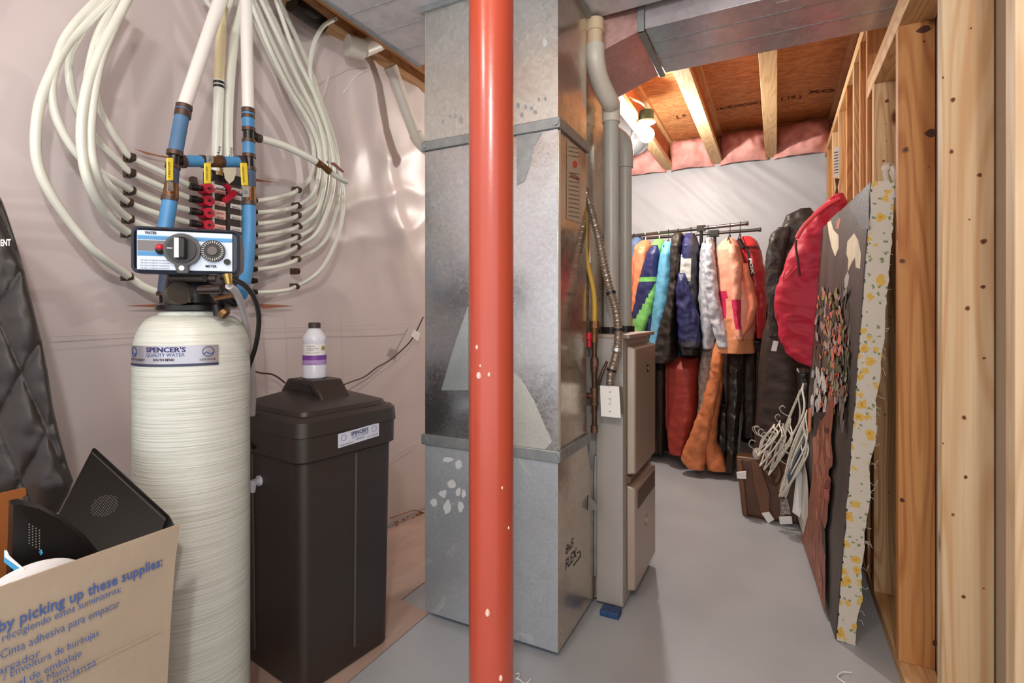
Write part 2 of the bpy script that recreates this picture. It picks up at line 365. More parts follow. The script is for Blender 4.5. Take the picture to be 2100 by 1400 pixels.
m = MB(); m.box((LX, BY+.01, 2.40), (RX+.15, BY+.04, 2.655)); m.build('rim_board', OSB, ceil, smooth=0)
for i in range(5): batt(JX[i]+.02, JX[i+1]-.02, i*3.1)
def stamp(txt, a, b, h, m=STAMP):
    text_on(txt, P(*a, Z=2.655), P(*b, Z=2.655), V((0, -1, 0)), h, m, ceil, 'board_stamp', bold=.02, n=(0, 0, -1), off=.001)
text_on('XO', P(1655, 192, Z=2.653), P(1711, 188, Z=2.653), (0, -1, 0), .05, STAMP, ceil, 'board_stamp', bold=.03, n=(0, 0, -1), off=.001)
text_on('[ 10 ]', P(1602, 205, Z=2.653), P(1643, 200, Z=2.653), (0, -1, 0), .045, STAMP, ceil, 'board_stamp', bold=.02, n=(0, 0, -1), off=.001)
text_on('[ RATED SHEATHING ]', P(1472, 226, Z=2.653), P(1560, 212, Z=2.653), (0, -1, 0), .05, STAMP, ceil, 'board_stamp', bold=.02, n=(0, 0, -1), off=.001)
text_on('[ 5 ]', P(1388, 242, Z=2.653), P(1420, 236, Z=2.653), (0, -1, 0), .05, STAMP, ceil, 'board_stamp', bold=.02, n=(0, 0, -1), off=.001)
# right wall of studs
wr = thing('wall_right', (RX, 1.5, 0), None, None); tag(wr, kind='structure')
def stud(y0, z0, z1, mat, x0=RX, d=.092, w_=.04, name='stud'):
    m = MB(); m.box((x0, y0, z0), (x0+d, y0+w_, z1)); return m.build(name, mat, wr, bev=.0025)
PAL = wood('pine_pale', (220, 200, 170), (198, 168, 130), 'Z', knots=False)
STUDG = wood('pine_near_stud', (222, 204, 170), (196, 158, 116), 'Z', ring=7)
stud(1.10, .04, 2.02, PAL, RX, .10)
stud(1.507, .04, 2.02, STUDG)
stud(1.985, .04, 2.02, STUDR)
stud(2.44, .04, 2.02, STUD)
stud(2.60, .04, 2.35, STUDR)
m = MB(); m.box((RX, .75, 0), (RX+.092, 2.64, .04)); m.build('bottom_plate', PLATE, wr, bev=.002)
m = MB(); m.box((RX, .75, 2.02), (RX+.092, 2.60, 2.06)); m.build('top_plate', PLATE, wr, bev=.002)
m = MB(); m.box((RX, .75, 2.061), (RX+.092, 2.60, 2.10)); m.build('top_plate', PLATE, wr, bev=.002)
for i, y in enumerate((2.80, 3.02, 3.30, 3.70, 4.10, 4.50)): stud(y, .04, 2.35, (STUDR, STUD, STUDR, STUD, STUD, STUDR)[i])
m = MB(); m.box((RX, 2.65, 0), (RX+.092, BY, .04)); m.build('bottom_plate', PLATE, wr, bev=.002)
m = MB(); m.box((RX, 2.60, 2.35), (RX+.092, BY, 2.40)); m.build('top_plate', PLATE, wr, bev=.002)
m = MB(); m.box((RX+.095, .4, 0), (RX+.108, BY+.1, 2.40)); m.build('drywall_sheet', DRY, wr)
m = MB(); m.hexa([P(1709, 303, Y=3.28), P(1721, 300, Y=3.28), P(1721, 362, Y=3.28), P(1709, 364, Y=3.28)], [p+V((0, .002, 0)) for p in (P(1709, 303, Y=3.28), P(1721, 300, Y=3.28), P(1721, 362, Y=3.28), P(1709, 364, Y=3.28))])
tg = m.build('paper_notice', WHITE, wr, smooth=0)
for k in range(8):
    m = MB(); y = 312+k*6; a, b, c, d = (P(1711, y, Y=3.277), P(1719.5, y-1.5, Y=3.277), P(1719.5, y, Y=3.277), P(1711, y+1.5, Y=3.277)); m.poly([a, b, c, d], (0, 1, 0), .001); m.build('print_line', INK, tg, smooth=0)

KN = pm('knot_brown', (126, 76, 44), .6, var=.3, vs_=60); KND = pm('knot_dark', (74, 40, 24), .6)
def knot(px, py, rx, rz, Y, dark=False):
    c = P(px, py, Y=Y); m = MB(); m.v = []
    pts = [c+V((rx*math.cos(a)*(1+.15*math.sin(3*a+px)), -.0006, rz*math.sin(a)*(1+.15*math.cos(2*a+py)))) for a in [2*math.pi*k/16 for k in range(16)]]
    m.poly(pts, (0, 1, 0), .0012); m.build('knot', KND if dark else KN, wr, smooth=0)
    if not dark and rx > .003:
        pts = [c+V((0, -.0004, 0))+(p-c)*.5 for p in pts]; m = MB(); m.poly(pts, (0, 1, 0), .001); m.build('knot_heart', KND, wr, smooth=0)
for a, b, rx, rz in ((1954, 205, .0045, .005), (1951, 311, .004, .005), (2009, 359, .0045, .005), (1991, 58, .002, .0025), (1934, 159, .002, .003), (1988, 450, .002, .002), (2017, 495, .006, .006),
                     (1984, 632, .0045, .005), (2016, 588, .005, .004), (2018, 734, .003, .003), (1977, 856, .004, .005), (1980, 978, .0035, .004), (1954, 1055, .003, .004), (1976, 1223, .004, .004), (1934, 909, .0015, .002), (2017, 1206, .002, .002)): knot(a, b, rx, rz, 1.507)
for a, b, rx, rz, dk in ((1895, 60, .018, .010, True), (1909, 273, .014, .012, True), (1857, 307, .009, .010, False), (1895, 85, .003, .003, True), (1904, 342, .002, .002, True), (1850, 1025, .006, .007, True), (1917, 1318, .006, .009, True), (1850, 535, .008, .008, False)): knot(a, b, rx, rz, 1.985, dk)
for a, b, rx, rz in ((1819, 207, .007, .008), (1817, 254, .002, .002), (1818, 289, .002, .002), (1812, 330, .005, .004), (1826, 650, .003, .003), (1815, 850, .004, .003), (1822, 1010, .003, .003)): knot(a, b, rx, rz, 2.44)
# ================================================================== RED POST
t = thing('support_post', (-.505, .90, 0), 'red painted steel support post in front of the metal ducts', 'post')
m = MB(); m.lathe([(.0445, 0.012), (.0445, 2.385)], (-.505, .90, 0), 48); m.build('column', REDPOST, t)
m = MB(); m.box((-.58, .825, 0), (-.43, .975, .012)); m.build('base_plate', REDPOST, t)
m = MB(); m.box((-.58, .825, 2.385), (-.43, .975, 2.398)); m.build('cap_plate', REDPOST, t)
CHIP = pm('bare_chip', (226, 190, 176), .6)
for (a, b, s) in ((978, 712, .003), (985, 750, .002), (982, 770, .005), (1003, 768, .003), (1000, 1256, .005), (1043, 1082, .002), (1027, 1390, .004), (1030, 1000, .002)):
    d = ray(a, b); 
    # nearest hit on the column surface
    ox, oy = 0+.505, 0-.90; A = d.x**2+d.y**2; B = 2*(d.x*ox+d.y*oy); Cc = ox*ox+oy*oy-.0447**2; k = (-B-math.sqrt(B*B-4*A*Cc))/(2*A)
    m = MB(); m.sphere(O+d*k, s, 4, 1.5); m.build('paint_chip', CHIP, t)

# ================================================================== DUCTS
def plate_loop(mb, x0, x1, y0, y1, z0, z1, t_=.012):
    mb.box((x0-t_, y0-t_, z0), (x1+t_, y0, z1)); mb.box((x0-t_, y1, z0), (x1+t_, y1+t_, z1)); mb.box((x0-t_, y0, z0), (x0, y1, z1)); mb.box((x1, y0, z0), (x1+t_, y1, z1))
t = thing('return_air_duct', (-.89, 1.70, 0), 'tall shiny galvanised duct column standing behind the red post', 'duct')
dx0, dx1, dy0, dy1 = -1.156, -.628, 1.56, 1.842
GALVU = galv('galvanised_upper_sheet', (206, 204, 198), .32, 90, .08, metal=.75)
m = MB(); m.box((dx0, dy0, 1.74), (dx1, dy1, 2.248)); m.build('upper_section', [GALVU, GALVW], t, bev=.001)
m = MB(); m.box((dx0, dy0, .676), (dx1, dy1, 1.74)); mid = m.build('middle_section', [GALV, GALVW], t, bev=.001)
# lower boot: deeper, with a stepped rear edge
m = MB(); m.hexa([(dx0, dy0, .025), (dx0, 1.956, .025), (dx0, 1.956, .50), (dx0, 1.885, .56), (dx0, dy1, .66), (dx0, dy0, .66)],
                 [(dx1, dy0, .025), (dx1, 1.956, .025), (dx1, 1.956, .50), (dx1, 1.885, .54), (dx1, dy1, .66), (dx1, dy0, .66)])
low = m.build('lower_boot', [GALVB, GALVW], t, bev=.001)
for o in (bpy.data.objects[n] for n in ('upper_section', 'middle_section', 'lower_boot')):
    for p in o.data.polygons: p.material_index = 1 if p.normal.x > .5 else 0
for z0, z1 in ((1.722, 1.757), (.642, .680)):
    m = MB(); plate_loop(m, dx0, dx1, dy0, dy1, z0, z1, .010); c_ = m.build('seam_cleat', GALVF, t, bev=.003)
    for x_ in (dx0+.004, dx1-.004):
        m = MB(); m.cyl((x_, dy0-.015, (z0+z1)/2), (x_, dy0-.008, (z0+z1)/2), .011); m.build('corner_fold', GALVF, c_)
# cross-break creases: shallow folded triangles proud of the sheet
for q in ([(1148, 640, 1), ], ):
    pass
def onfront(px, py): return P(px, py, Y=dy0-.0006)
m = MB(); m.poly([onfront(1060, 272), onfront(1112, 272), onfront(1095, 300), onfront(1085, 345), onfront(1075, 372), onfront(1060, 380)], (0, -1, 0), .0012); m.build('sheet_fold', GALVF, t, smooth=0)
m = MB(); m.poly([onfront(1052, 762), onfront(1068, 778), onfront(1095, 822), onfront(1118, 875), onfront(1132, 905), onfront(1118, 922), onfront(1052, 918)], (0, -1, 0), .0012); m.build('sheet_fold', galv('galvanised_fold', (214, 214, 206), .4, 200, .05), t, smooth=0)
m = MB(); m.poly([onfront(960, 628), onfront(960, 800), onfront(905, 800), onfront(930, 715)], (0, -1, 0), .0012); m.build('sheet_fold', galv('galvanised_fold_dull', (196, 206, 206), .42, 200, .05), t, smooth=0)
m = MB(); m.tube([(dx1+.002, dy0+.01, 1.72), (dx1+.002, dy0+.01, .68)], .004, 6); m.tube([(dx0+.004, dy0-.002, 2.24), (dx0+.004, dy0-.002, 1.76)], .003, 6); m.build('corner_seam', STEEL, t)
# handprints of dust on the lower boot and upper section
DUST = pm('dust_smear', (190, 194, 194), .8)
HAND = pm('dull_smear', (150, 152, 152), .75)
for (a, b, rx_, ry_, mt) in [(918, 942, 12, 5, DUST), (940, 952, 7, 9, DUST), (925, 992, 9, 9, DUST), (908, 1012, 8, 8, DUST), (940, 1008, 5, 9, DUST), (951, 1012, 4, 9, DUST), (917, 1040, 7, 15, DUST), (945, 1038, 6, 12, DUST), (890, 1030, 7, 8, DUST),
                             (1117, 88, 5, 8, DUST), (1118, 203, 3, 4, HAND), (1105, 204, 3, 4, HAND), (1062, 216, 4, 6, HAND), (1078, 219, 3, 5, HAND), (1090, 222, 4, 4, HAND), (1098, 230, 4, 5, HAND), (1070, 235, 3, 5, HAND),
                             (923, 238, 3, 4, HAND), (933, 238, 3, 5, HAND), (945, 245, 4, 9, HAND), (908, 250, 3, 5, HAND), (1082, 1097, 9, 8, HAND), (1118, 1180, 12, 6, HAND), (1110, 1262, 3, 4, HAND), (1096, 1235, 4, 3, HAND)]:
    pts = [onfront(a+rx_*math.cos(q*.524)*(1+random.uniform(-.25, .25)), b+ry_*math.sin(q*.524)*(1+random.uniform(-.25, .25))) for q in range(12)]
    m = MB(); m.poly(pts, (0, -1, 0), .0005); m.build('smear', mt, t, smooth=0)
def onside(px, py, off=.0015): return P(px, py, X=dx1+off)
m = MB(); m.poly([onside(1163, 288), onside(1185, 303), onside(1186, 335), onside(1191, 340), onside(1191, 458), onside(1162, 448)], (1, 0, 0), .001); pn = m.build('paper_notice', pm('tan_paper', (188, 172, 150), .8), t, smooth=0)
m = MB(); m.poly([onside(1179+5*math.cos(q*.45), 337+8*math.sin(q*.45), .0032) for q in range(14)], (1, 0, 0), .0004); m.build('red_dot', pm('red_print', (206, 84, 62), .7), pn, smooth=0)
for k in range(17):
    y = 300+k*8.8
    if 325 < y < 352: continue
    m = MB(); m.poly([onside(1166, y, .0032), onside(1188, y+4, .0032), onside(1188, y+5.2, .0032), onside(1166, y+1.2, .0032)], (1, 0, 0), .0004); m.build('print_line', pm('faded_print', (120, 84, 70), .8), pn, smooth=0)
text_on('CAUTION', onside(1169, 362, .0032), onside(1188, 372, .0032), (0, 0, 1), .014, pm('red_brown_print', (150, 60, 44), .8), pn, n=(1, 0, 0), bold=.03)
def sidetext(s, a, b, h): text_on(s, onside(*a, .0008), onside(*b, .0008), (0, 0, 1), h, INK, t, 'marker_note', n=(1, 0, 0), shear=.2)
sidetext('8x5', (1161, 1138), (1176, 1118), .03); sidetext('FLEX', (1160, 1170), (1183, 1140), .035)
m = MB(); m.tube([onside(1176, 1160, .001), onside(1191, 1140, .001), onside(1190, 1130, .001), onside(1184, 1134, .001)], .0012, 5); m.build('marker_note', INK, t)
m = MB(); m.hexa([P(1207, 1015, X=dx1+.002), P(1225, 1035, X=dx1+.03), P(1225, 1045, X=dx1+.03), P(1205, 1045, X=dx1+.002)], [P(1207, 1015, X=dx1-.002), P(1225, 1035, X=dx1+.026), P(1225, 1045, X=dx1+.026), P(1205, 1045, X=dx1-.002)]); m.build('bent_tab', GALVF, t)
m = MB(); m.box((dx1, 1.925, .11), (dx1+.012, 1.962, .575)); fl = m.build('screwed_flange', GALVF, t, bev=.003)
for k in range(6):
    m = MB(); m.cyl((dx1+.010, 1.943, .15+k*.078), (dx1+.016, 1.943, .15+k*.078), .005, 8); m.build('screw', STEEL, fl)

# flat ceiling trunk (underside seen)
t = thing('ceiling_duct', (-.5, 1.5, 2.25), 'flat pale grey metal duct under the joists, above the duct column', 'duct')
m = MB(); m.box((-1.44, 1.02, 2.25), (.12, 1.905, 2.395)); m.build('trunk_body', galv('galvanised_pale_trunk', (212, 214, 220), .45, 30, .06, metal=.3), t, bev=.002)
for i in range(5):
    m = MB(); y = 1.16+i*.15; m.box((-1.435, y, 2.2478), (dx0-.02, y+.004, 2.2502)); m.build('crease', galv('galvanised_crease', (170, 172, 176), .5, 30, .06, metal=.3), t)
m = MB(); m.box((-1.452, 1.02, 2.243), (-1.436, 1.91, 2.2498)); m.build('edge_strip', GALVF, t)
m = MB(); m.box((-1.46, 1.02, 2.2495), (-1.453, 1.91, 2.36)); m.build('edge_gasket', BLACKP, t)
m = MB(); plate_loop(m, dx0, dx1, dy0, dy1, 2.232, 2.2495, .014); m.build('collar', GALVF, t)
# wood nailer beside the trunk and black fitting
t2 = MB(); t2.box((-1.60, .6, 2.345), (-1.47, 4.3, 2.385)); t2.build('nailer_board', wood('nailer_wood', (206, 150, 92), (168, 104, 58), 'Y', knots=False), label='orange lumber board fixed below the joists beside the flat ceiling duct', cat='board')

# supply plenum and coil case behind, standing on furnace
t = thing('furnace', (-.85, 2.15, 0), 'taupe grey gas furnace cabinet standing behind the duct column', 'furnace')
fx0, fx1, fy0, fy1 = -1.10, -.515, 1.935, 2.385
m = MB(); m.box((fx0, fy0+.02, .012), (fx1, fy1, 1.03)); m.build('cabinet', FUR, t, bev=.003)
m = MB(); m.box((fx0+.48, fy0, .012), (fx1, fy0+.021, 1.035)); m.build('side_panel', FUR, t, bev=.003)
m = MB(); m.box((fx0, fy0-.004, 1.03), (fx1+.025, fy1+.004, 1.045)); m.build('top_cap', FURD, t, bev=.002)
m = MB(); m.hexa([(fx1, 1.985, .50), (fx1, 2.368, .50), (fx1, 2.368, 1.0), (fx1, 1.985, 1.0)], [(fx1+.034, 1.995, .505), (fx1+.034, 2.36, .505), (fx1+.034, 2.36, .99), (fx1+.034, 1.995, .99)])
d1 = m.build('upper_door', FURD, t, bev=.006)
m = MB(); m.hexa([(fx1, 1.985, .05), (fx1, 2.368, .05), (fx1, 2.368, .46), (fx1, 1.985, .46)], [(fx1+.034, 1.995, .055), (fx1+.034, 2.36, .055), (fx1+.034, 2.36, .45), (fx1+.034, 1.995, .45)])
d2 = m.build('lower_door', FURD, t, bev=.006)
def disc(c, n, r, d, seg=20, ry=None):
    m = MB(); c = V(c); n = V(n).normalized(); m.cyl(c, c+n*d, r, seg); return m
disc((fx1+.034, 2.2, .955-.06), (1, 0, 0), .016, .004).build('badge', BLACKM, d1)
disc((fx1+.034, 2.2, .955-.06), (1, 0, 0), .011, .005).build('badge_ring', STEEL, d1)
disc((fx1+.034, 2.19, .26), (1, 0, 0), .022, .004).build('sight_port', FURD, d2)
m = MB(); m.box((fx1+.034, 2.03, .36), (fx1+.0355, 2.34, .43)); lv = m.build('vent_recess_shade', pm('vent_brown_reflection', (84, 56, 44), .5), d2, smooth=0)  # flat dark panel: vent recess shade and brown reflection put into the colour
m = MB(); m.hexa([(fx1, 1.99, .465), (fx1, 2.365, .465), (fx1, 2.365, .497), (fx1, 1.99, .497)], [(fx1+.014, 1.99, .47), (fx1+.014, 2.365, .47), (fx1+.014, 2.365, .49), (fx1+.014, 1.99, .49)]); m.build('door_lip', pm('lip_brown', (120, 90, 76), .4, .3), t)
for z in (.52, .38, .2):
    disc((fx1-.03, fy0, z), (0, -1, 0), .0045, .003, 8).build('screw', STEEL, t)
m = MB(); m.cyl((-.60, 2.07, 1.045), (-.60, 2.07, 1.07), .042, 20); m.cyl((-.60, 2.29, 1.045), (-.60, 2.29, 1.07), .042, 20); m.build('vent_collar', BLACKM, t)
t = thing('cooling_coil_case', (-.85, 2.15, 1.046), 'brown tinted sheet metal coil case between furnace and upper plenum', 'duct')
m = MB(); m.hexa([(fx0, 1.90, 1.046), (-.632, 1.90, 1.046), (-.632, 2.34, 1.046), (fx0, 2.34, 1.046)], [(fx0, 1.90, 1.48), (-.632, 1.90, 1.48), (-.632, 2.34, 1.40), (fx0, 2.34, 1.40)]); m.build('case', GALVW, t, bev=.002)
m = MB(); m.box((fx0, 1.905, 1.481), (-.655, 2.33, 2.113)); m.build('plenum', GALVW, t, bev=.002)
# right-hand trunk with transition
t = thing('supply_duct', (0, 2.15, 2.19), 'big galvanised trunk duct with pinkish reflections crossing to the stud wall', 'duct')
m = MB(); m.box((-.437, 1.95, 2.187), (.432, 2.345, 2.392)); m.build('trunk_body', GALVT, t, bev=.002)
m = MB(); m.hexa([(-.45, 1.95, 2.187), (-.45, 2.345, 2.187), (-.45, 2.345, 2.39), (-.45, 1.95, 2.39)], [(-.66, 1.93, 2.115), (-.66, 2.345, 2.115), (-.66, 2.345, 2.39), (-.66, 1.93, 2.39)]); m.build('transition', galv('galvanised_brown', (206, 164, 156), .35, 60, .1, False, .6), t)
m = MB(); m.box((-.462, 1.94, 2.175), (-.437, 2.355, 2.186)); m.box((-.462, 1.936, 2.175), (-.437, 1.9495, 2.394)); m.build('drive_cleat', GALVF, t, bev=.002)
for y in (2.06, 2.2):
    m = MB(); m.box((-.43, y, 2.1855), (.43, y+.004, 2.1875)); m.build('crease', GALVF, t)
m = MB(); m.hexa([(.0, 1.99, 2.1866), (.33, 1.99, 2.1866), (.33, 2.06, 2.1866), (.1, 2.06, 2.1866)], [(.0, 1.99, 2.1852), (.33, 1.99, 2.1852), (.33, 2.06, 2.1852), (.1, 2.06, 2.1852)]); m.build('crease_panel', GALVT, t)

# round duct elbow seen behind the pipes
t = thing('round_duct', (-1.0, 3.0, 2.2), 'dull grey round duct elbow under the joists behind the vent pipes', 'duct')
R = [P(1195, 225, F=3.9), P(1240, 232, F=3.9), P(1272, 262, F=3.88), P(1296, 296, F=3.85), P(1300, 305, F=3.84), P(1304, 312, F=3.83)]
m = MB(); m.tube(crom(R, 6), [.115]*18+[.112]*3+[.108, .103, .098, .092, .085, .076, .066, .052, .034, .005], 24); m.build('elbow', pm('dull_galvanised', (112, 112, 114), .5, .5, var=.08), t)
m = MB(); m.tube([P(1300, 272, F=3.69), P(1292, 300, F=3.69), P(1297, 316, F=3.67)], .0025, 5); m.build('strap_wire', WHITE, t)
t.parent = None

# PVC vents
def jointed(m_, pts, r): m_.tube(pts, r, 24)
t = thing('vent_pipe', (-.60, 2.07, 1.07), 'grey-white PVC vent pipe with offset elbow at the top, nearer of two', 'pipe', None)
a2 = P(1250, 208, F=2.07); a3 = V((-.60, 2.07, 0)); a3.z = P(1253, 225, F=2.12).z
m = MB(); m.tube([V((-.60, 2.07, 1.07)), V((-.60, 2.07, a3.z))], .031, 28); m.build('riser', PVCG, t)
m = MB(); m.tube([V((-.60, 2.07, a3.z-.055)), V((-.60, 2.07, a3.z+.005))]+crom([V((-.60, 2.07, a3.z+.02)), a2, P(1230, 165, F=2.01), P(1221, 125, F=1.97), P(1220, 96, F=1.97)], 5), .0365, 28); m.build('elbow', PVC, t)
m = MB(); m.tube([P(1220, 128, F=1.97), P(1220, 41, F=1.97)], .0285, 28); m.build('upper_pipe', pm('pvc_yellowed', (222, 200, 168), .4), t)
m = MB(); m.tube([P(1220, 66, F=1.97), P(1220, 42, F=1.97)], .0335, 28); m.build('coupling', pm('pvc_yellowed', (222, 200, 168)), t)
t = thing('vent_pipe', (-.60, 2.29, 1.07), 'grey-white PVC vent pipe with curved top, farther one nearest the coats', 'pipe')
b3 = V((-.60, 2.29, P(1282, 330, F=2.31).z))
m = MB(); m.tube([V((-.60, 2.29, 1.07)), b3], .029, 24); m.build('riser', PVCG, t)
m = MB(); m.tube(crom([b3-V((0, 0, .03)), b3+V((0, 0, .05)), P(1274, 285, F=2.33), P(1240, 262, F=2.36)], 6), .035, 24); m.build('elbow', PVCG, t)

# gas line
t = thing('gas_pipe', (-.64, 1.885, .68), 'iron gas drop pipe with red handled valve and yellow hose beside the furnace', 'pipe')
gx, gy = P(1219, 780, Y=1.885).x, 1.885
def gz(py): return P(1219, py, Y=1.885).z
m = MB(); m.tube([V((gx, gy, gz(700))), V((gx, gy, gz(886)))], .0095, 14); m.build('iron_pipe', pm('iron_pipe', (96, 72, 58), .45, .7, var=.2, vs_=40), t)
for y0, y1, r in ((735, 750, .017), (730, 762, .0125), (800, 826, .0135), (872, 886, .014), (795, 801, .016), (824, 830, .016)):
    m = MB(); m.tube([V((gx, gy, gz(y0))), V((gx, gy, gz(y1)))], r, 8 if r == .017 else 14); m.build('fitting', pm('iron_fitting', (110, 80, 62), .45, .6, var=.2, vs_=40), t)
m = MB(); m.tube([V((gx, gy, gz(812))), V((gx-.05, gy, gz(812)))], .012, 12); m.build('branch', MC['iron_fitting'], t)
m = MB(); m.tube([V((gx, gy, gz(658))), V((gx, gy, gz(672)))], .020, 8); m.tube([V((gx, gy, gz(672))), V((gx, gy, gz(702)))], .014, 12); m.build('valve_body', BRASS, t)
m = MB(); m.tube([V((gx-.016, gy-.012, gz(683))), V((gx-.016, gy-.02, gz(697)))], .011, 10); m.tube([V((gx-.014, gy-.02, gz(697))), V((gx-.012, gy-.024, gz(711)))], .007, 10); m.build('valve_handle', REDP, t)
m = MB(); m.tube(crom([V((gx, gy, gz(658))), V((gx-.003, gy, gz(600))), P(1203, 530, Y=1.885), P(1200, 480, Y=1.885), P(1200, 420, Y=1.885)], 6), .0095, 14); m.build('hose', pm('yellow_hose', (206, 166, 66), .5), t)
# switch box and flexible conduit
t = thing('switch_box', (-.55, 1.90, .95), 'white toggle switch plate on a metal box on the furnace side', 'switch')
sc = [P(1231, 790, Y=1.872), P(1270, 792, Y=1.872), P(1274, 857, Y=1.872), P(1233, 853, Y=1.872)]
m = MB(); m.poly(sc, (0, -1, 0), .005); pl_ = m.build('cover_plate', WHITE, t, bev=.0015)
cc = sum(sc, V())/4
m = MB(); m.poly([cc+(p-cc)*.86+V((0, 0, 0)) for p in sc], (0, 1, 0), .061); m.build('metal_box', GALVF, t)
m = MB(); m.box((cc.x-.004, cc.y-.016, cc.z-.006), (cc.x+.004, cc.y-.004, cc.z+.008)); m.build('toggle', WHITE, pl_)
for dz in (.036, -.036): disc((cc.x, cc.y-.005, cc.z+dz), (0, -1, 0), .003, .0015, 8).build('screw', GALVF, pl_)
text_on('ON', (cc.x-.006, cc.y-.005, cc.z+.009), (cc.x+.006, cc.y-.005, cc.z+.009), (0, 0, 1), .004, INK, pl_, n=(0, -1, 0))
t = thing('flexible_conduit', (-.55, 1.88, 1.2), 'ribbed silver flexible conduit curving down to the switch box', 'conduit')
pts = crom([P(a, b, Y=1.882) for a, b in ((1200, 388), (1212, 430), (1226, 480), (1238, 540), (1250, 590), (1263, 635), (1268, 680), (1264, 725), (1253, 765), (1251, 792))], 24)
rr = [.0145+.0022*math.sin(i*1.9) for i in range(len(pts))]
m = MB(); m.tube(pts, rr, 14); m.build('conduit_spiral', pm('conduit_steel', (176, 166, 154), .3, .8), t)
for i in (100, 140, 186):
    m = MB(); m.tube([pts[i], pts[i+3]], .0185, 14); m.build('tie_wrap', BLACKP, t)
m = MB(); m.tube([pts[-56], pts[-52]], .019, 14); m.build('connector', STEEL, t)
m = MB(); m.tube(crom([P(1244, 740, Y=1.885), P(1232, 765, Y=1.89), P(1222, 800, Y=1.9), P(1215, 880, Y=1.905)], 6), .003, 6); m.tube(crom([P(1246, 742, Y=1.885), P(1236, 768, Y=1.89), P(1228, 790, Y=1.9)], 6), .003, 6); m.build('control_wire', pm('brown_wire', (70, 44, 36), .5), t)
m = MB(); m.box((P(1230, 1262, Z=.0).x, P(1230, 1262, Z=0).y-.0, .0005), (P(1230, 1262, Z=0).x+.07, P(1230, 1262, Z=0).y+.05, .022)); m.build('shim_block', pm('blue_block', (36, 66, 108), .5, var=.3, vs_=60), label='small blue block on the floor under the furnace edge', cat='block', bev=.002)

# condensate/drain pipe by left wall
t = thing('drain_pipe', (-1.6, 1.95, 1.8), 'white PVC drain pipe slanting down the pink sheeted wall beside the duct', 'pipe')
m = MB(); m.tube([P(806, 150, X=-1.68), P(853, 278, X=-1.66)], .031, 24); m.build('pipe', PVC, t)
m = MB(); m.tube(crom([P(852, 274, X=-1.66), P(862, 290, X=-1.65), P(885, 310, X=-1.62), P(915, 322, X=-1.58)], 5), .037, 24); m.build('elbow', PVC, t)
m = MB(); m.tube([P(800, 136, X=-1.68), P(806, 150, X=-1.68)], .034, 24); m.build('coupling', PVC, t)
t = thing('overhead_pipe', (-1.6, 1.6, 2.25), 'white PVC elbow emerging from above the flat ceiling duct near the joists', 'pipe')
m = MB(); m.tube([P(745, 102, F=2.3), P(712, 92, F=2.25)], .044, 24); m.build('hub', PVC, t)
m = MB(); m.tube([P(742, 101, F=2.3), P(830, 66, F=2.55)], .036, 24); m.build('pipe', PVC, t)
for a, b, s in ((820, 206, 0), (826, 226, 0)): pass
m = MB(); m.tube([P(598, 6, X=-1.70), P(662, 52, X=-1.70)], .034, 20); m.build('drain_stub', BLACKP, label='short black pipe lying in the joist bay above the sheeting', cat='pipe')

# ================================================================== BULB
t = thing('ceiling_bulb', (-.756, 3.43, 2.30), 'bare glowing bulb in a porcelain holder under the joist', 'lamp')
bx, by, bz = -.756, 3.43, 2.33
m = MB(); m.sphere((bx, by, 2.300), .050, 12); m.build('bulb', emit('bulb_glow', (255, 248, 232), 14), t)
m = MB(); m.lathe([(.0, 2.352), (.022, 2.352), (.028, 2.37), (.058, 2.378), (.058, 2.388), (.0, 2.388)], (bx, by, 0), 28); m.build('lamp_holder', WHITE, t)
m = MB(); m.lathe([(.047, 2.389), (.047, 2.455)], (bx, by, 0), 8); m.build('junction_box', pm('junction_green', (64, 96, 88), .4, .4), t, smooth=0)
m = MB(); m.tube(crom([V((bx, by, 2.456)), P(1316, 212, Y=3.35), P(1290, 200, Y=3.3), P(1275, 190, Y=3.2)], 5), .006, 8); m.build('cable', WHITE, t)

# ================================================================== PLUMBING on left wall
PX = -1.70
man = thing('water_manifold', P(466, 600, X=-1.72), 'black plumbing manifold block with red valves on the sheeted wall', 'manifold')
def wallbox(mb, x0, y0, x1, y1, Xa, Xb):
    q = [P(x0, y0, X=Xa), P(x1, y0, X=Xa), P(x1, y1, X=Xa), P(x0, y1, X=Xa)]
    zt = (q[0].z+q[1].z)/2; zb = (q[2].z+q[3].z)/2
    mb.box((Xb, q[0].y, zb), (Xa, q[1].y, zt))
m = MB(); wallbox(m, 438, 375, 495, 612, -1.685, -1.745); blk = m.build('block', pm('manifold_black', (52, 38, 32), .35), man, bev=.003)
m = MB(); wallbox(m, 464.5, 376, 466.5, 610, -1.683, -1.686); m.build('center_rib', BLACKM, man)
m = MB(); wallbox(m, 436, 372, 440, 612, -1.682, -1.70); m.build('side_rail', STEEL, man)
m = MB(); wallbox(m, 434, 355, 497, 378, -1.69, -1.74); m.build('header', BLACKM, man, bev=.004)
m = MB(); wallbox(m, 495, 395, 503, 612, -1.70, -1.74); m.build('blue_strip', pm('blue_cap', (52, 132, 168), .45), man)
LABW = pm('sticker_white', (226, 216, 212), .6); LABP = pm('sticker_pink', (232, 176, 164), .6)
def sticker(x0, y0, mt):
    m = MB(); wallbox(m, x0, y0, x0+22, y0+9, -1.6825, -1.6855); s = m.build('sticker', mt, man, smooth=0)
    a = P(x0+3, y0+7, X=-1.6818); b = P(x0+19, y0+7, X=-1.6818)
    text_on(random.choice(['BATH', 'KITCHEN', 'LAUNDRY', 'SHOWER', 'SINK']), a, (b.x, b.y, a.z), (0, 0, 1), .007, INK, s, n=(1, 0, 0))
for y in (388, 413, 431, 440, 461): sticker(441, y, LABP)
for y in (400, 419, 441, 465): sticker(473, y, LABW)
sticker(440, 380, LABW); sticker(474, 386, LABW)
RZ = 23.7
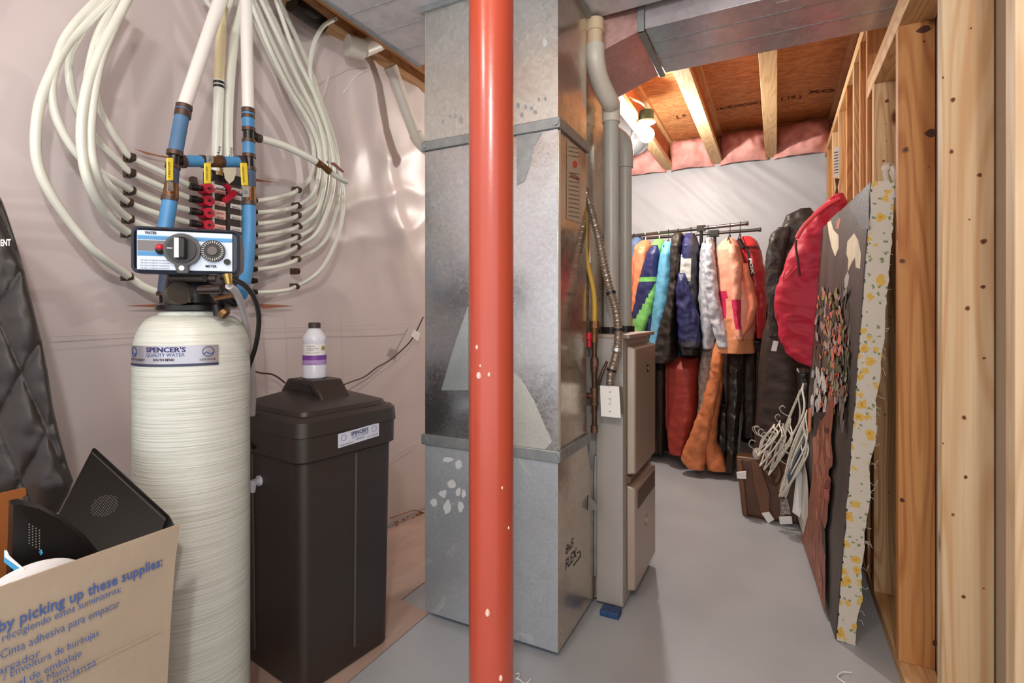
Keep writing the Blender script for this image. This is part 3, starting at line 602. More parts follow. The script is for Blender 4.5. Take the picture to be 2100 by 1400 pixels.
for k in range(10):
    y = 387+k*25
    if y < 600:
        a = P(425, y, X=-1.69); m = MB(); m.tube([a+V((-.03, 0, 0)), a+V((.012, 0, 0))], .0175, 18); r_ = m.build('red_valve', REDP, man)
        m = MB(); m.tube([a+V((.012, 0, 0)), a+V((.014, 0, 0))], .005, 6); m.build('valve_key', INK, r_)
        b = P(390, y-5, X=-1.69); m = MB(); m.tube([b, P(402, y-3, X=-1.69), P(410, y-1, X=-1.69), P(438, y, X=-1.70)], [.0115, .0125, .0085, .0085], 12); m.build('port', BLACKM, man)
    y2 = 411+k*23.5
    if y2 < 620:
        m = MB(); m.tube([P(497, y2, X=-1.71), P(512, y2, X=-1.70), P(516, y2, X=-1.70), P(526, y2, X=-1.70)], [.008, .008, .0115, .0095], 12); m.build('port', BLACKM, man)
m = MB(); m.poly([P(387, 384, X=-1.70), P(387, 364, X=-1.70), P(393, 361, X=-1.70), P(403, 364, X=-1.70), P(406, 380, X=-1.70)], (1, 0, 0), .003); m.build('bracket', CRIMP, man)
m = MB(); m.cyl(P(462, 379, X=-1.675), P(472, 388, X=-1.672), .009, 8); m.cyl(P(460, 412, X=-1.67), P(482, 394, X=-1.665), .011, 8); m.cyl(P(468, 390, X=-1.67), P(474, 399, X=-1.668), .006, 8); m.build('red_key', REDP, man)
m = MB(); m.poly([P(457, 340, X=-1.675), P(483, 340, X=-1.675), P(484, 355, X=-1.675), P(479, 370, X=-1.675), P(470, 377, X=-1.675), P(461, 366, X=-1.675)], (1, 0, 0), .001); m.build('hang_tag', pm('tag_paper', (222, 214, 190), .8), man, smooth=0)
m = MB(); m.tube([P(446, 345, X=-1.70), P(446, 360, X=-1.70)], .016, 14); m.build('hot_coupling', pm('amber_fitting', (150, 120, 60), .4), man)

clipn = 0
def clip(px, py, label, X=-1.715):
    c = P(px, py, X=X); m = MB(); m.box((c.x-.03, c.y-.009, c.z-.012), (c.x-.012, c.y+.009, c.z+.012)); m.tube([c+V((-.012, -.011, 0)), c+V((-.012, -.002, .0))], .009, 8)
    m.tube([c+V((0, -.007, 0)), c+V((0, .007, 0))], .0125, 12)
    m.build('tube_clip', CRIMP, label=label, cat='clip', group='tube clips on the sheeted wall')
ordn = ['highest', 'second highest', 'third highest', 'fourth', 'fifth', 'sixth', 'lowest']
LCL = [(270, 322), (270, 354), (270, 390), (265, 415), (267, 449), (265, 478), (265, 567)]
for i, (a, b) in enumerate(LCL): clip(a, b, 'dark clip left of the manifold, %s one on that side' % (ordn[i] if i in (0, 1, 2, 6) else ordn[i]+' from the top'))
RCL = [(612, 389), (612, 421), (612, 441), (614, 463), (611, 485), (611, 505), (611, 531), (609, 556), (608, 587)]
ordr = ['first', 'second', 'third', 'fourth', 'fifth', 'sixth', 'seventh', 'eighth and empty', 'ninth and lowest']
for i, (a, b) in enumerate(RCL): clip(a, b, 'dark clip right of the manifold, %s counting down' % ordr[i], -1.715)

def pex(px_pts, r, label, mat=PEX, X=-1.715, bulge=None, group='white PEX water tubes on the left wall'):
    n = len(px_pts); pts = []
    for i, q in enumerate(px_pts):
        x = q[2] if len(q) > 2 else X; pts.append(P(q[0], q[1], X=x))
    m = MB(); m.tube(crom(pts, 7), r, 12)
    return m.build('water_tube', mat, label=label, cat='tube', group=group)
W = -1.715; W2 = -1.65; W3 = -1.60
pex([(392, 381, -1.70), (330, 352, W), (269, 322, W), (249, 299), (225, 262), (203, 219), (194, 170), (198, 109, W2), (211, 61, W2), (240, -10, W2)], .009, 'white tube from top left manifold port, innermost of the left loops')
pex([(392, 407, -1.70), (330, 382, W), (270, 354, W), (247, 333), (211, 299), (186, 267), (157, 219), (143, 170), (143, 121), (157, 85), (194, 30), (222, -12)], .009, 'white tube through the second clip on the left, behind the thick loop')
pex([(392, 432, -1.70), (330, 415, W), (270, 390, W), (222, 362, W2), (164, 322, W2), (121, 255, W2), (106, 194, W2), (111, 146, W2), (128, 90, W2), (157, 46, W2), (206, -6, W2)], .0105, 'white tube through the third clip on the left, looping wide to the left')
pex([(392, 457, -1.70), (330, 440, W), (265, 415, W), (225, 380, W2), (190, 330, W2), (172, 280, W2), (172, 220, W2), (184, 130, W2), (205, 60, W2), (245, -12, W2)], .009, 'white tube through the fourth clip on the left side')
pex([(380, 490, -1.70), (330, 475, W), (267, 449, W), (222, 405, W2), (196, 350, W3), (186, 290, W3), (190, 215, W3), (205, 130, W3), (232, 60, W3), (268, -12, W3)], .0105, 'white tube through the fifth clip on the left, passing before the others')
pex([(380, 520, -1.70), (330, 507, W), (265, 478, W), (220, 440, W2), (183, 378, W3), (168, 310, W3), (168, 240, W3), (182, 165, W3), (210, 95, W3), (245, 30, W3), (266, -12, W3)], .0115, 'thick white tube with printing through the sixth left clip')
pex([(345, 606, -1.70), (300, 590, W), (265, 567, W), (200, 520, W2), (150, 465, W2), (105, 400, W2), (80, 345, W2), (73, 290, W2), (80, 220, W2), (100, 162, W2), (133, 97, W2), (169, 56, W2), (232, -8, W2)], .0115, 'outermost white tube sweeping farthest left over the sheeting')
up = [((640, 355), (642, 300), (625, 250), (585, 175), (545, 95), (500, -12)),
      ((646, 390), (655, 320), (640, 262), (592, 180), (553, 100), (508, -12)),
      ((655, 405), (664, 330), (650, 262), (603, 178), (562, 95), (516, -12)),
      ((652, 430), (668, 345), (655, 255), (615, 170), (575, 85), (530, -12)),
      ((650, 455), (672, 370), (668, 280), (636, 190), (590, 100), (540, -12)),
      ((655, 470), (684, 380), (677, 290), (648, 200), (605, 110), (562, -12)),
      ((668, 490), (694, 400), (688, 300), (655, 200), (635, 140), (575, 5), (566, -12)),
      None,
      ((660, 550), (697, 470), (703, 390), (682, 300), (650, 210), (636, 150), (642, 95), (662, 55), (690, 38))]
for k in range(9):
    y = 412+k*23.5
    if k == 7: continue
    x_ = [W, W2, -1.70, W2, W, W2, W, W, -1.66][k]
    pts = [(524, y, -1.70), (575, (y+RCL[k][1])/2+3, W), (RCL[k][0], RCL[k][1], W)]+[(a, b, x_) for a, b in up[k]]
    pex(pts, .0085, 'white tube from the %s port right of the manifold' % ['top', 'second', 'third', 'fourth', 'fifth', 'sixth', 'seventh', '', 'lowest'][k])
pex([(478, -10), (470, 15), (455, 40), (430, 10), (415, -10)], .0085, 'white tube crossing behind the cream pipe near the ceiling', X=W)

# tall supply pipes
def seg(mb, a, b, X, r, X2=None): mb.tube([P(*a, X=X), P(*b, X=X if X2 is None else X2)], r, 20)
t = thing('supply_pipe', P(345, 600, X=-1.50), 'left white and blue supply pipe with yellow handled valve, running to the ceiling', 'pipe')
XS = -1.50
m = MB(); seg(m, (456, -14), (378, 218), XS, .0180); m.build('white_pipe', PIPEW, t)
for a, b, r in (((378, 216), (377, 224), .021), ((376, 227), (374, 240), .021), ((359, 310), (358, 319), .0205), ((355, 338), (354, 346), .019), ((348, 403), (347, 412), .0205), ((339, 598), (339, 606), .0215)):
    m = MB(); seg(m, a, b, XS, r); m.build('crimp_ring', CRIMP, t)
m = MB(); seg(m, (376, 222), (359, 316), XS, .0185); m.build('blue_pipe', pm('faded_blue_pipe', (78, 116, 152), .6, var=.15, vs_=14), t)
m = MB(); m.tube([P(359, 314, X=XS), P(356, 340, X=XS)], .0145, 14); m.tube([P(357, 329, X=XS), P(372, 329, X=XS)], .013, 14); m.build('tee', BLACKM, t)
m = MB(); seg(m, (355, 340), (352, 378), XS, .0165); m.build('slate_sleeve', SLATE, t)
m = MB(); m.tube([P(352, 376, X=XS), P(350, 406, X=XS)], [.017, .020], 14); vb = m.build('valve_body', BRASS, t)
def handle(px, py0, py1, X, par, lab, tilt=0):
    q = [P(px-7, py0-2, X=X+.03), P(px+7, py0-2, X=X+.03), P(px+7+tilt, py1+1, X=X+.03), P(px-7+tilt, py1+1, X=X+.03)]
    m = MB(); m.poly(q, (1, 0, 0), .006); h = m.build('lever', YEL, par, label=lab, bev=.0028)
    c = (q[0]+q[1]+q[2]+q[3])/4
    a = P(px-3, (py0+py1)/2+14, X=X+.0365); b = P(px+3, (py0+py1)/2-14, X=X+.0365)
    text_on('ON/OFF', P(px+2+tilt*.5, py1-6, X=X+.0366), P(px+2, py0+6, X=X+.0366), (0, -1, 0), .006, INK, h, n=(1, 0, 0), off=.0004)
handle(347, 326, 370, XS, t, 'yellow lever')
m = MB(); m.poly([P(343, 374, X=XS+.028), P(353, 374, X=XS+.028), P(354, 392, X=XS+.028), P(342, 392, X=XS+.028)], (1, 0, 0), .004); pv = m.build('lever_bracket', STEEL, t)
disc(P(347, 386, X=XS+.032), (1, 0, 0), .0055, .004, 6).build('nut', GALVF, t)
m = MB(); seg(m, (349, 408), (337, 480), XS, .0190); m.build('blue_pipe', BLUE, t)
m = MB(); seg(m, (345, 540), (339, 602), XS, .0190); m.build('slate_sleeve', SLATE, t)
m = MB(); m.tube([P(339, 600, X=XS), P(338, 618, X=XS), P(352, 620, X=XS)], .015, 12); m.build('elbow', BLACKM, t)
t = thing('supply_pipe', P(510, 600, X=-1.50), 'right white and blue supply pipe with yellow handled valve, beside the manifold', 'pipe')
m = MB(); seg(m, (504, -14), (509, 222), XS, .0180); m.build('white_pipe', PIPEW, t)
for a, b, r in (((509, 224), (509, 232), .020), ((509, 236), (509, 243), .020), ((510, 262), (510, 269), .020), ((510, 286), (510, 293), .020), ((511, 316), (511, 323), .020), ((512, 343), (512, 350), .0195), ((511, 412), (511, 421), .0205)):
    m = MB(); seg(m, a, b, XS, r); m.build('crimp_ring', CRIMP, t)
for a, b in (((509, 232), (510, 268)), ((510, 290), (511, 322))):
    m = MB(); seg(m, a, b, XS, .0185); m.build('blue_pipe', BLUE, t)
m = MB(); seg(m, (510, 264), (510, 292), XS, .0165); m.tube([P(510, 278, X=XS), P(524, 280, X=XS)], .014, 12); m.build('tee', BLACKM, t)
m = MB(); seg(m, (511, 318), (512, 346), XS, .0165); m.build('tee', BLACKM, t)
m = MB(); seg(m, (512, 346), (513, 384), XS, .0175); m.build('slate_sleeve', SLATE, t)
m = MB(); m.tube([P(513, 384, X=XS), P(512, 414, X=XS)], [.018, .020], 14); m.build('valve_body', BRASS, t)
handle(498, 336, 380, XS, t, 'yellow lever', 3)
m = MB(); m.poly([P(497, 382, X=XS+.028), P(509, 382, X=XS+.028), P(510, 404, X=XS+.028), P(498, 404, X=XS+.028)], (1, 0, 0), .004); m.build('lever_bracket', STEEL, t)
disc(P(503, 394, X=XS+.032), (1, 0, 0), .0055, .004, 6).build('nut', GALVF, t)
m = MB(); m.tube(crom([P(512, 416, X=XS), P(512, 480, X=XS), P(508, 540, X=XS+.02), P(501, 580, X=-1.46), P(494, 604, X=-1.42)], 6), .0185, 20); m.build('blue_hose', BLUE, t)
t = thing('bypass_pipe', P(435, 332, X=-1.50), 'short horizontal blue pipe with valve linking the two supply pipes', 'pipe')
m = MB(); seg(m, (376, 330), (418, 331), XS, .0165); m.build('blue_pipe', BLUE, t)
m = MB(); seg(m, (452, 332), (492, 332), XS, .0165); m.build('blue_pipe', BLUE, t)
for a, b in ((371, 378), (412, 420), (449, 456), (488, 497)):
    m = MB(); seg(m, (a, 331), (b, 331), XS, .0185); m.build('crimp_ring', CRIMP, t)
m = MB(); seg(m, (419, 331), (452, 332), XS, .0165); m.build('valve_body', BRASS, t)
handle(424, 336, 376, XS, t, 'yellow lever', 0)
m = MB(); m.poly([P(423, 319, X=XS+.028), P(436, 319, X=XS+.028), P(436, 334, X=XS+.028), P(424, 338, X=XS+.028)], (1, 0, 0), .004); m.build('lever_bracket', STEEL, t)
disc(P(430, 325, X=XS+.032), (1, 0, 0), .0055, .004, 6).build('nut', GALVF, t)
t = thing('hot_riser', P(443, 340, X=-1.70), 'cream riser pipe marked Hot above the manifold', 'pipe')
m = MB(); m.tube([P(443, 352, X=-1.70), P(449, 182, X=-1.70)], .0162, 18); m.build('lower_pipe', PEX, t)
m = MB(); m.tube([P(449, 166, X=-1.70), P(455, 5, X=-1.70)], .0162, 18); m.build('upper_pipe', PIPEC, t)
m = MB(); m.tube([P(449, 183, X=-1.70), P(449, 165, X=-1.70)], .0165, 18); m.build('joint', PEX, t)
for y in (168, 176):
    m = MB(); m.tube([P(449, y, X=-1.70), P(449, y+5, X=-1.70)], .0180, 18); m.build('black_ring', BLACKP, t)
text_on('Hot', P(450, 321, X=-1.682), P(453, 300, X=-1.682), (0, -1, .0), .012, INK, t, n=(1, 0, 0), bold=.0)
t = thing('cold_riser', P(468, 345, X=-1.70), 'white riser pipe marked Cold above the manifold', 'pipe')
m = MB(); m.tube(crom([P(469, 352, X=-1.70), P(468, 260, X=-1.70), P(472, 170, X=-1.70), P(480, 90, X=-1.70), P(494, 30, X=-1.69), P(505, -15, X=-1.68)], 6), .0150, 18); m.build('pipe', PEX, t)
text_on('Cold', P(475, 326, X=-1.683), P(478, 304, X=-1.683), (0, -1, 0), .012, INK, t, n=(1, 0, 0))
t = thing('hose_bib_branch', P(600, 320, X=-1.55), 'white branch tube with brass valve reaching right from the blue pipe', 'tube')
m = MB(); m.tube([P(524, 281, X=XS), P(534, 285, X=XS)], .014, 12); m.build('crimp_ring', CRIMP, t)
m = MB(); m.tube(crom([P(530, 283, X=XS), P(580, 298, X=XS), P(625, 319, X=XS), P(652, 334, X=XS)], 5), .0125, 14); m.build('tube', PEX, t)
m = MB(); m.tube([P(648, 331, X=XS), P(656, 337, X=XS), P(662, 340, X=XS), P(676, 352, X=XS)], [.014, .014, .011, .013], 12); m.build('valve_body', BRASS, t)
m = MB(); m.tube(crom([P(676, 352, X=XS), P(690, 362, X=XS), P(704, 370, X=XS), P(711, 372, X=XS)], 4), .0105, 12); m.build('end_tube', pm('grey_tube', (200, 202, 194), .4), t)
m = MB(); m.poly([P(676, 334, X=XS+.02), P(684, 333, X=XS+.02), P(705, 352, X=XS+.02), P(702, 354, X=XS+.02), P(684, 340, X=XS+.02)], (1, 0, 0), .004); m.build('lever', pm('rusty_lever', (120, 48, 34), .6), t)
disc(P(672, 332, X=XS+.02), (1, 0, 0), .006, .006, 6).build('nut', STEEL, t)

# ================================================================== WATER SOFTENER
TX, TY, TR = -1.322, .808, .1285
t = thing('water_softener', (TX, TY, 0), 'tall cream fibreglass softener tank with dark control head', 'water softener')
prof = [(.11, 0.0), (.12, .01), (TR, .04), (TR, 1.02)]
for i in range(1, 11):
    a = i/10*math.pi/2; prof.append((.078+(TR-.078)*math.cos(a), 1.02+.098*math.sin(a)))
prof += [(.074, 1.124), (.0735, 1.138)]
m = MB(); m.lathe(prof, (TX, TY, 0), 72); m.build('tank', wound(), t)
caz = math.atan2(-TY, -TX); R_ = math.radians
def cyl_pt(deg, z, off=.0012):
    a = caz+R_(deg); r = TR+off; return V((TX+r*math.cos(a), TY+r*math.sin(a), z))
def cylpatch(d0, d1, z0, z1, off, m_, name, par, n=28):
    m = MB(); vs_ = []; fs = []
    for i in range(n+1):
        d = d0+(d1-d0)*i/n; vs_ += [cyl_pt(d, z0, off), cyl_pt(d, z1, off)]
    for i in range(n): fs.append((2*i, 2*i+2, 2*i+3, 2*i+1))
    m.add(vs_, fs); return m.build(name, m_, par, smooth=180)
lab = cylpatch(-80, 23, 1.0, 1.048, .0012, pm('silver_label', (176, 174, 182), .28, .55), 'label_band', t)
cylpatch(-80, 23, 1.0, 1.006, .0016, pm('label_dark_stripe', (50, 54, 78), .4), 'label_stripe', lab)
def cyltext(s, d0, d1, z, h, m_, bold=.0):
    text_on(s, None, None, None, h, m_, lab, fn=lambda u, v: cyl_pt(d0+(d1-d0)*u, z+h*v, .002), bold=bold)
cyltext("SPENCER'S", -46, -7, 1.0335, .0115, INKN, .03); cyltext('QUALITY WATER', -46, -8, 1.023, .0085, INKB)
cyltext('SOUTH BEND', -38, -17, 1.013, .006, INK, .02); cyltext('WATER TREATMENT', -76, -48, 1.013, .005, INK, .01); cyltext('574-555-0100', 3, 21, 1.011, .005, INK) if False else cyltext('SERVICE', 5, 20, 1.012, .005, INK)
for d0 in (13, -66):
    vs_ = [cyl_pt(d0+5.2*math.cos(q*.35), 1.033+.0115*math.sin(q*.35), .002) for q in range(19)]
    m = MB(); m.tube(vs_, .0007, 5); m.build('label_emblem', INKN, lab)
    m = MB(); m.tube(crom([cyl_pt(d0-5, 1.027, .002), cyl_pt(d0-1, 1.032, .002), cyl_pt(d0+1, 1.027, .002), cyl_pt(d0+5, 1.031, .002)], 4), .0012, 5); m.build('label_emblem', INKB, lab)
m = MB(); m.lathe([(.078, 1.128), (.082, 1.132), (.082, 1.143), (.066, 1.150), (.062, 1.20), (.058, 1.222)], (TX, TY, 0), 40); m.build('neck_flange', BLACKM, t)
# control head in its own frame: u right, v up, n toward viewer
HC = P(384, 515, F=1.19); na = R_(-44); n_ = V((math.cos(na), math.sin(na), 0)); u_ = V((-n_.y, n_.x, 0)); HM = Matrix((( u_.x, 0, n_.x, HC.x), (u_.y, 0, n_.y, HC.y), (0, 1, 0, HC.z), (0, 0, 0, 1)))
def rr_pts(hw, hh, r, z, n=5):
    out = []
    for cx_, cy_, a0 in ((hw-r, hh-r, 0), (-hw+r, hh-r, 90), (-hw+r, -hh+r, 180), (hw-r, -hh+r, 270)):
        for i in range(n+1):
            a = R_(a0+90*i/n); out.append(V((cx_+r*math.cos(a), cy_+r*math.sin(a), z)))
    return out
hw, hh = .109, .053
m = MB(HM); m.rings([rr_pts(hw*.93, hh*.9, .016, -.09), rr_pts(hw, hh, .016, -.03), rr_pts(hw, hh, .016, .0), rr_pts(hw-.006, hh-.005, .012, .003), rr_pts(hw-.008, hh-.007, .012, -.006)])
m.build('head_housing', pm('head_navy', (36, 42, 56), .32), t)
m = MB(HM); m.rings([rr_pts(hw*.90, hh*.86, .02, -.13), rr_pts(hw*.92, hh*.88, .02, -.09)]); m.build('rear_cover', pm('head_brown', (110, 96, 88), .4), t)
m = MB(HM); m.box((-.098, -.044, -.004), (.092, .044, -.001)); fp = m.build('face_plate', pm('silver_face', (196, 204, 216), .3, .3), t, smooth=0)
for y0, y1, x1, mt in ((.024, .032, .092, BLUE), (.032, .034, .092, pm('pale_blue', (150, 196, 226), .4)), (-.002, .022, -.03, pm('grey_band', (112, 108, 108), .4)), (-.013, -.003, .0, BLUE)):
    m = MB(HM); m.box((-.097, y0, -.001), (x1, y1, .0003)); m.build('face_stripe', mt, fp, smooth=0)
def htext(s, x0, x1, y, h, m_, bold=0): text_on(s, HM @ V((x0, y, .0004)), HM @ V((x1, y, .0004)), (0, 0, 1), h, m_, fp, n=n_, bold=bold)
htext('WATER', -.083, -.060, .036, .006, INK, .03); htext('METER', .037, .060, -.036, .006, INK, .02)
for k in range(4): htext('set time of day by turning the', -.091, -.035, -.024-k*.006, .003, INK)
m = MB(HM)
m.tube([V((-.008, .002, .0)), V((-.008, .002, .012))], .037, 48); dl = m.build('program_dial', pm('dial_grey', (70, 68, 68), .4), t)
m = MB(HM); m.tube([V((-.008, .002, .012)), V((-.008, .002, .017))], .0295, 40); m.build('dial_disc', pm('dial_black', (38, 35, 34), .35), dl)
m = MB(HM); m.box((-.019, -.02, .017), (.004, .028, .032)); m.build('knob_grip', BLACKP, dl, bev=.004)
m = MB(HM); m.box((-.018, -.018, .032), (-.009, .026, .0332)); m.build('grip_sticker', WHITE, dl, smooth=0)
m = MB(HM); m.box((-.036, .003, .0172), (-.025, .005, .0178)); m.build('pointer_mark', WHITE, dl, smooth=0)
m = MB(HM); m.hexa([V((-.024, -.030, .0)), V((.004, -.030, 0)), V((.006, -.052, 0)), V((-.018, -.052, 0))], [V((-.024, -.030, .011)), V((.004, -.030, .011)), V((.006, -.052, .011)), V((-.018, -.052, .011))]); m.build('dial_bracket', MC['dial_grey'], t, bev=.002)
disc(HM @ V((-.008, -.040, .011)), n_, .006, .003, 8).build('screw', STEEL, t)
m = MB(HM); m.tube([V((.053, .002, 0)), V((.053, .002, .009))], .025, 36); md = m.build('meter_dial', pm('meter_black', (44, 42, 42), .5, bump=.5, bs=300), t)
m = MB(HM); m.tube([V((.053, .002, .009)), V((.053, .002, .0125))], .010, 24); m.build('meter_knob', pm('knob_taupe', (92, 84, 78), .4), md)
for k in range(28):
    a = k*2*math.pi/28; c_, s_ = math.cos(a), math.sin(a); m = MB(HM); m.tube([V((.053+.018*c_, .002+.018*s_, .0095)), V((.053+.023*c_, .002+.023*s_, .0095))], .0007, 4); m.build('tick_mark', WHITE, md)
m = MB(HM); m.tube([V((.082, -.022, 0)), V((.082, -.022, .006))], .007, 14); m.build('small_screw', BLACKM, t)
m = MB(HM); m.sphere(V((-.052, .006, .007)), .008, 8); m.build('red_knob', REDP, t)
m = MB(HM); m.sphere(V((-.052, .0, .003)), .010, 8); m.build('knob_socket', BLACKM, t)
# valve body below the head
ax = -.0
m = MB(); m.lathe([(.05, 1.15), (.052, 1.20), (.046, 1.215), (.046, 1.235)], (TX, TY, 0), 32); m.build('valve_body', pm('valve_black', (58, 52, 46), .38), t)
def TB(px, py, F): return P(px, py, F=F)
m = MB(); m.tube([TB(352, 610, 1.25), TB(370, 600, 1.22)], [.02, .028], 16); m.tube([TB(352, 570, 1.24), TB(420, 570, 1.22)], .009, 12); m.build('side_boss', MC['valve_black'], t)
m = MB(); m.tube([TB(408, 594, 1.17), TB(432, 593, 1.17), TB(454, 592, 1.17)], [.009, .010, .011], 14); m.tube([TB(432, 571, 1.18), TB(446, 571, 1.18)], .010, 14); m.build('injector', pm('injector_dark', (60, 48, 44), .2, .5), t)
m = MB(); m.tube([TB(430, 568, 1.2), TB(470, 568, 1.22)], .007, 10); m.tube([TB(440, 600, 1.22), TB(462, 612, 1.26), TB(480, 622, 1.3)], [.012, .018, .012], 12); m.tube([TB(446, 625, 1.26), TB(452, 645, 1.26)], [.013, .016], 12); m.build('bypass_fitting', BLACKM, t)
m = MB(); m.tube([TB(466, 562, 1.19), TB(470, 582, 1.19)], [.010, .007], 10); m.build('brass_elbow', pm('bright_brass', (186, 156, 90), .3, .8), t)
m = MB(); m.tube([TB(456, 640, 1.24), TB(464, 646, 1.24)], [.014, .012], 10); m.tube([TB(440, 612, 1.2), TB(476, 606, 1.2)], .005, 8); m.build('brass_nut', BRASS, t)
m = MB(); m.hexa([TB(384, 620, 1.235), TB(392, 620, 1.235), TB(386, 588, 1.245)], [TB(384, 620, 1.21), TB(392, 620, 1.21), TB(386, 588, 1.235)]); m.build('web_rib', MC['valve_black'], t)
m = MB(); m.tube(crom([TB(476, 572, 1.2), TB(502, 585, 1.22), TB(522, 612, 1.25), TB(531, 655, 1.3), TB(524, 710, 1.36), TB(508, 760, 1.42), TB(500, 800, 1.46)], 8), .0060, 12); m.build('brine_hose', BLACKP, label='black brine hose curving from the softener head down behind the tank', cat='hose')
m = MB(); m.tube(crom([TB(470, 586, 1.2), TB(487, 605, 1.25), TB(502, 650, 1.35), TB(512, 710, 1.45), TB(519, 790, 1.55), TB(518, 850, 1.6)], 8), .0088, 14); m.build('drain_hose', pm('milky_tube', (200, 196, 196), .25, coat=.3), label='milky translucent drain hose hanging beside the softener tank', cat='hose')

# ================================================================== BRINE TANK
bc = V((-1.221, 1.055, 0)); ua = V((.135, .991, 0)).normalized(); ub = V((-.991, .135, 0)).normalized(); LA, LB = .345, .375
t = thing('brine_tank', bc+ua*LA/2+ub*LB/2, 'black square plastic brine tank with lid, beside the softener', 'brine tank')
BM0 = bc+ua*LA/2+ub*LB/2
def rrl(hx, hy, r, z, n=6):
    return [BM0+ua*p.x+ub*p.y+V((0, 0, z)) for p in rr_pts(hx, hy, r, 0, n)]
hx, hy = LA/2, LB/2
m = MB(); m.rings([rrl(hx*.97-.012, hy*.97-.012, .03, .0), rrl(hx*.97, hy*.97, .035, .015), rrl(hx*1.02, hy*1.02, .035, .69)]); m.build('body', TANK, t, smooth=40)
m = MB(); m.rings([rrl(hx*1.02, hy*1.02, .035, .684), rrl(hx*1.02+.012, hy*1.02+.012, .04, .692), rrl(hx*1.02+.013, hy*1.02+.013, .04, .762)]); m.build('rim_band', TANK, t, smooth=40)
m = MB(); m.rings([rrl(hx*1.02+.017, hy*1.02+.017, .04, .764), rrl(hx*1.02+.014, hy*1.02+.014, .04, .806), rrl(hx*1.02+.004, hy*1.02+.004, .035, .817), rrl(hx*1.0-.008, hy*1.0-.008, .03, .820), rrl(hx*1.0-.012, hy*1.0-.012, .03, .832), rrl(hx*1.0-.02, hy*1.0-.02, .025, .835), rrl(.05, .05, .02, .875)])
lid = m.build('lid', TANK, t, smooth=30)
def bp(a, b, z): return BM0+ua*a+ub*b+V((0, 0, z))
# handle ridge: trapezoid arch running to the far side
def arch(a0, a1, wt, wb, zt, zb): return [bp(a0, -wb, zb), bp(a0, wb, zb), bp(a0, wt, zt), bp(a0, -wt, zt)], [bp(a1, -wb, zb), bp(a1, wb, zb), bp(a1, wt, zt), bp(a1, -wt, zt)]
m = MB(); q0, q1 = arch(-.055, .055, .07, .125, .907, .845); m.hexa(q0, q1); m.build('handle_ridge', TANK, lid, bev=.006)
m = MB(); q0, q1 = arch(-.0575, -.053, .05, .09, .893, .857); m.hexa(q0, q1); m.build('grip_recess_shade', BLACKP, lid)  # black plate painted as the shade of the hollow under the handle
RIBM = pm('tank_rib', (78, 70, 68), .4)
for q in ((-hx-.001, .09), (-hx-.001, -.10)):
    pass
for (a, b, n0) in ((-hx*.995, hy*.35, 0), (.02, -hy*.995, 1)):
    m = MB()
    m.tube([bp(a*(.975 if n0 == 0 else 1), b*(.975 if n0 else 1), .06), bp(a*(1.022 if n0 == 0 else 1), b*(1.022 if n0 else 1), .68)], .004, 8); m.build('rib', RIBM, t)
def onB(px, py, off=0):   # face toward +X (normal -ub)
    return PL(px, py, bp(0, -(hy*1.02+.0135+off), .73), ub)
q = [onB(693, 890, .001), onB(777, 866, .001), onB(777, 893, .001), onB(693, 919, .001)]
m = MB(); m.poly(q, -ub, .0006); lb = m.build('label_sticker', pm('label_pale', (214, 220, 232), .35, .2), t, smooth=0)
uo = (q[1]-q[0]).normalized()
def lbt(s, f0, f1, g, h, mt, bold=0): 
    a = q[3]+(q[2]-q[3])*f0+V((0, 0, g)); b = q[3]+(q[2]-q[3])*f1+V((0, 0, g)); text_on(s, a, b, (0, 0, 1), h, mt, lb, n=-ub, off=.0012, bold=bold)
lbt("SPENCER'S", .30, .72, .027, .011, INKN, .03); lbt('QUALITY WATER', .32, .72, .018, .007, INKB); lbt('SERVICE', .42, .62, .009, .005, INK); lbt('WATER TREATMENT', .04, .35, .004, .004, INK); lbt('SALT DELIVERY', .70, .98, .006, .004, INK)
for f in (.13, .87):
    c_ = q[3]+(q[2]-q[3])*f+V((0, 0, .028)); m = MB(); m.tube([c_+uo*.009*math.cos(k*.35)+V((0, 0, .009*math.sin(k*.35)))-ub*.0012 for k in range(19)], .0006, 5); m.build('label_emblem', INKB, lb)
ec = PL(533, 985, bp(-(hx*1.0+.002), 0, .6), ua)
m = MB(); m.tube([ec, ec-ua*.006], .016, 18); m.tube([ec-ua*.004, ec-ua*.022], .009, 14); m.tube([ec-ua*.02+V((0, 0, .006)), ec-ua*.022-V((0, 0, .03))], [.0095, .007], 14); m.build('overflow_elbow', pm('overflow_white', (222, 226, 236), .35), t)
m = MB(); m.tube(crom([PL(500, 905, bp(-(hx*1.02+.02), 0, .7), ua), PL(508, 914, bp(-(hx*1.02+.02), 0, .7), ua), PL(520, 918, bp(-(hx*1.02+.016), 0, .7), ua)], 4), .005, 8); m.build('hose_clip', BLACKP, t)
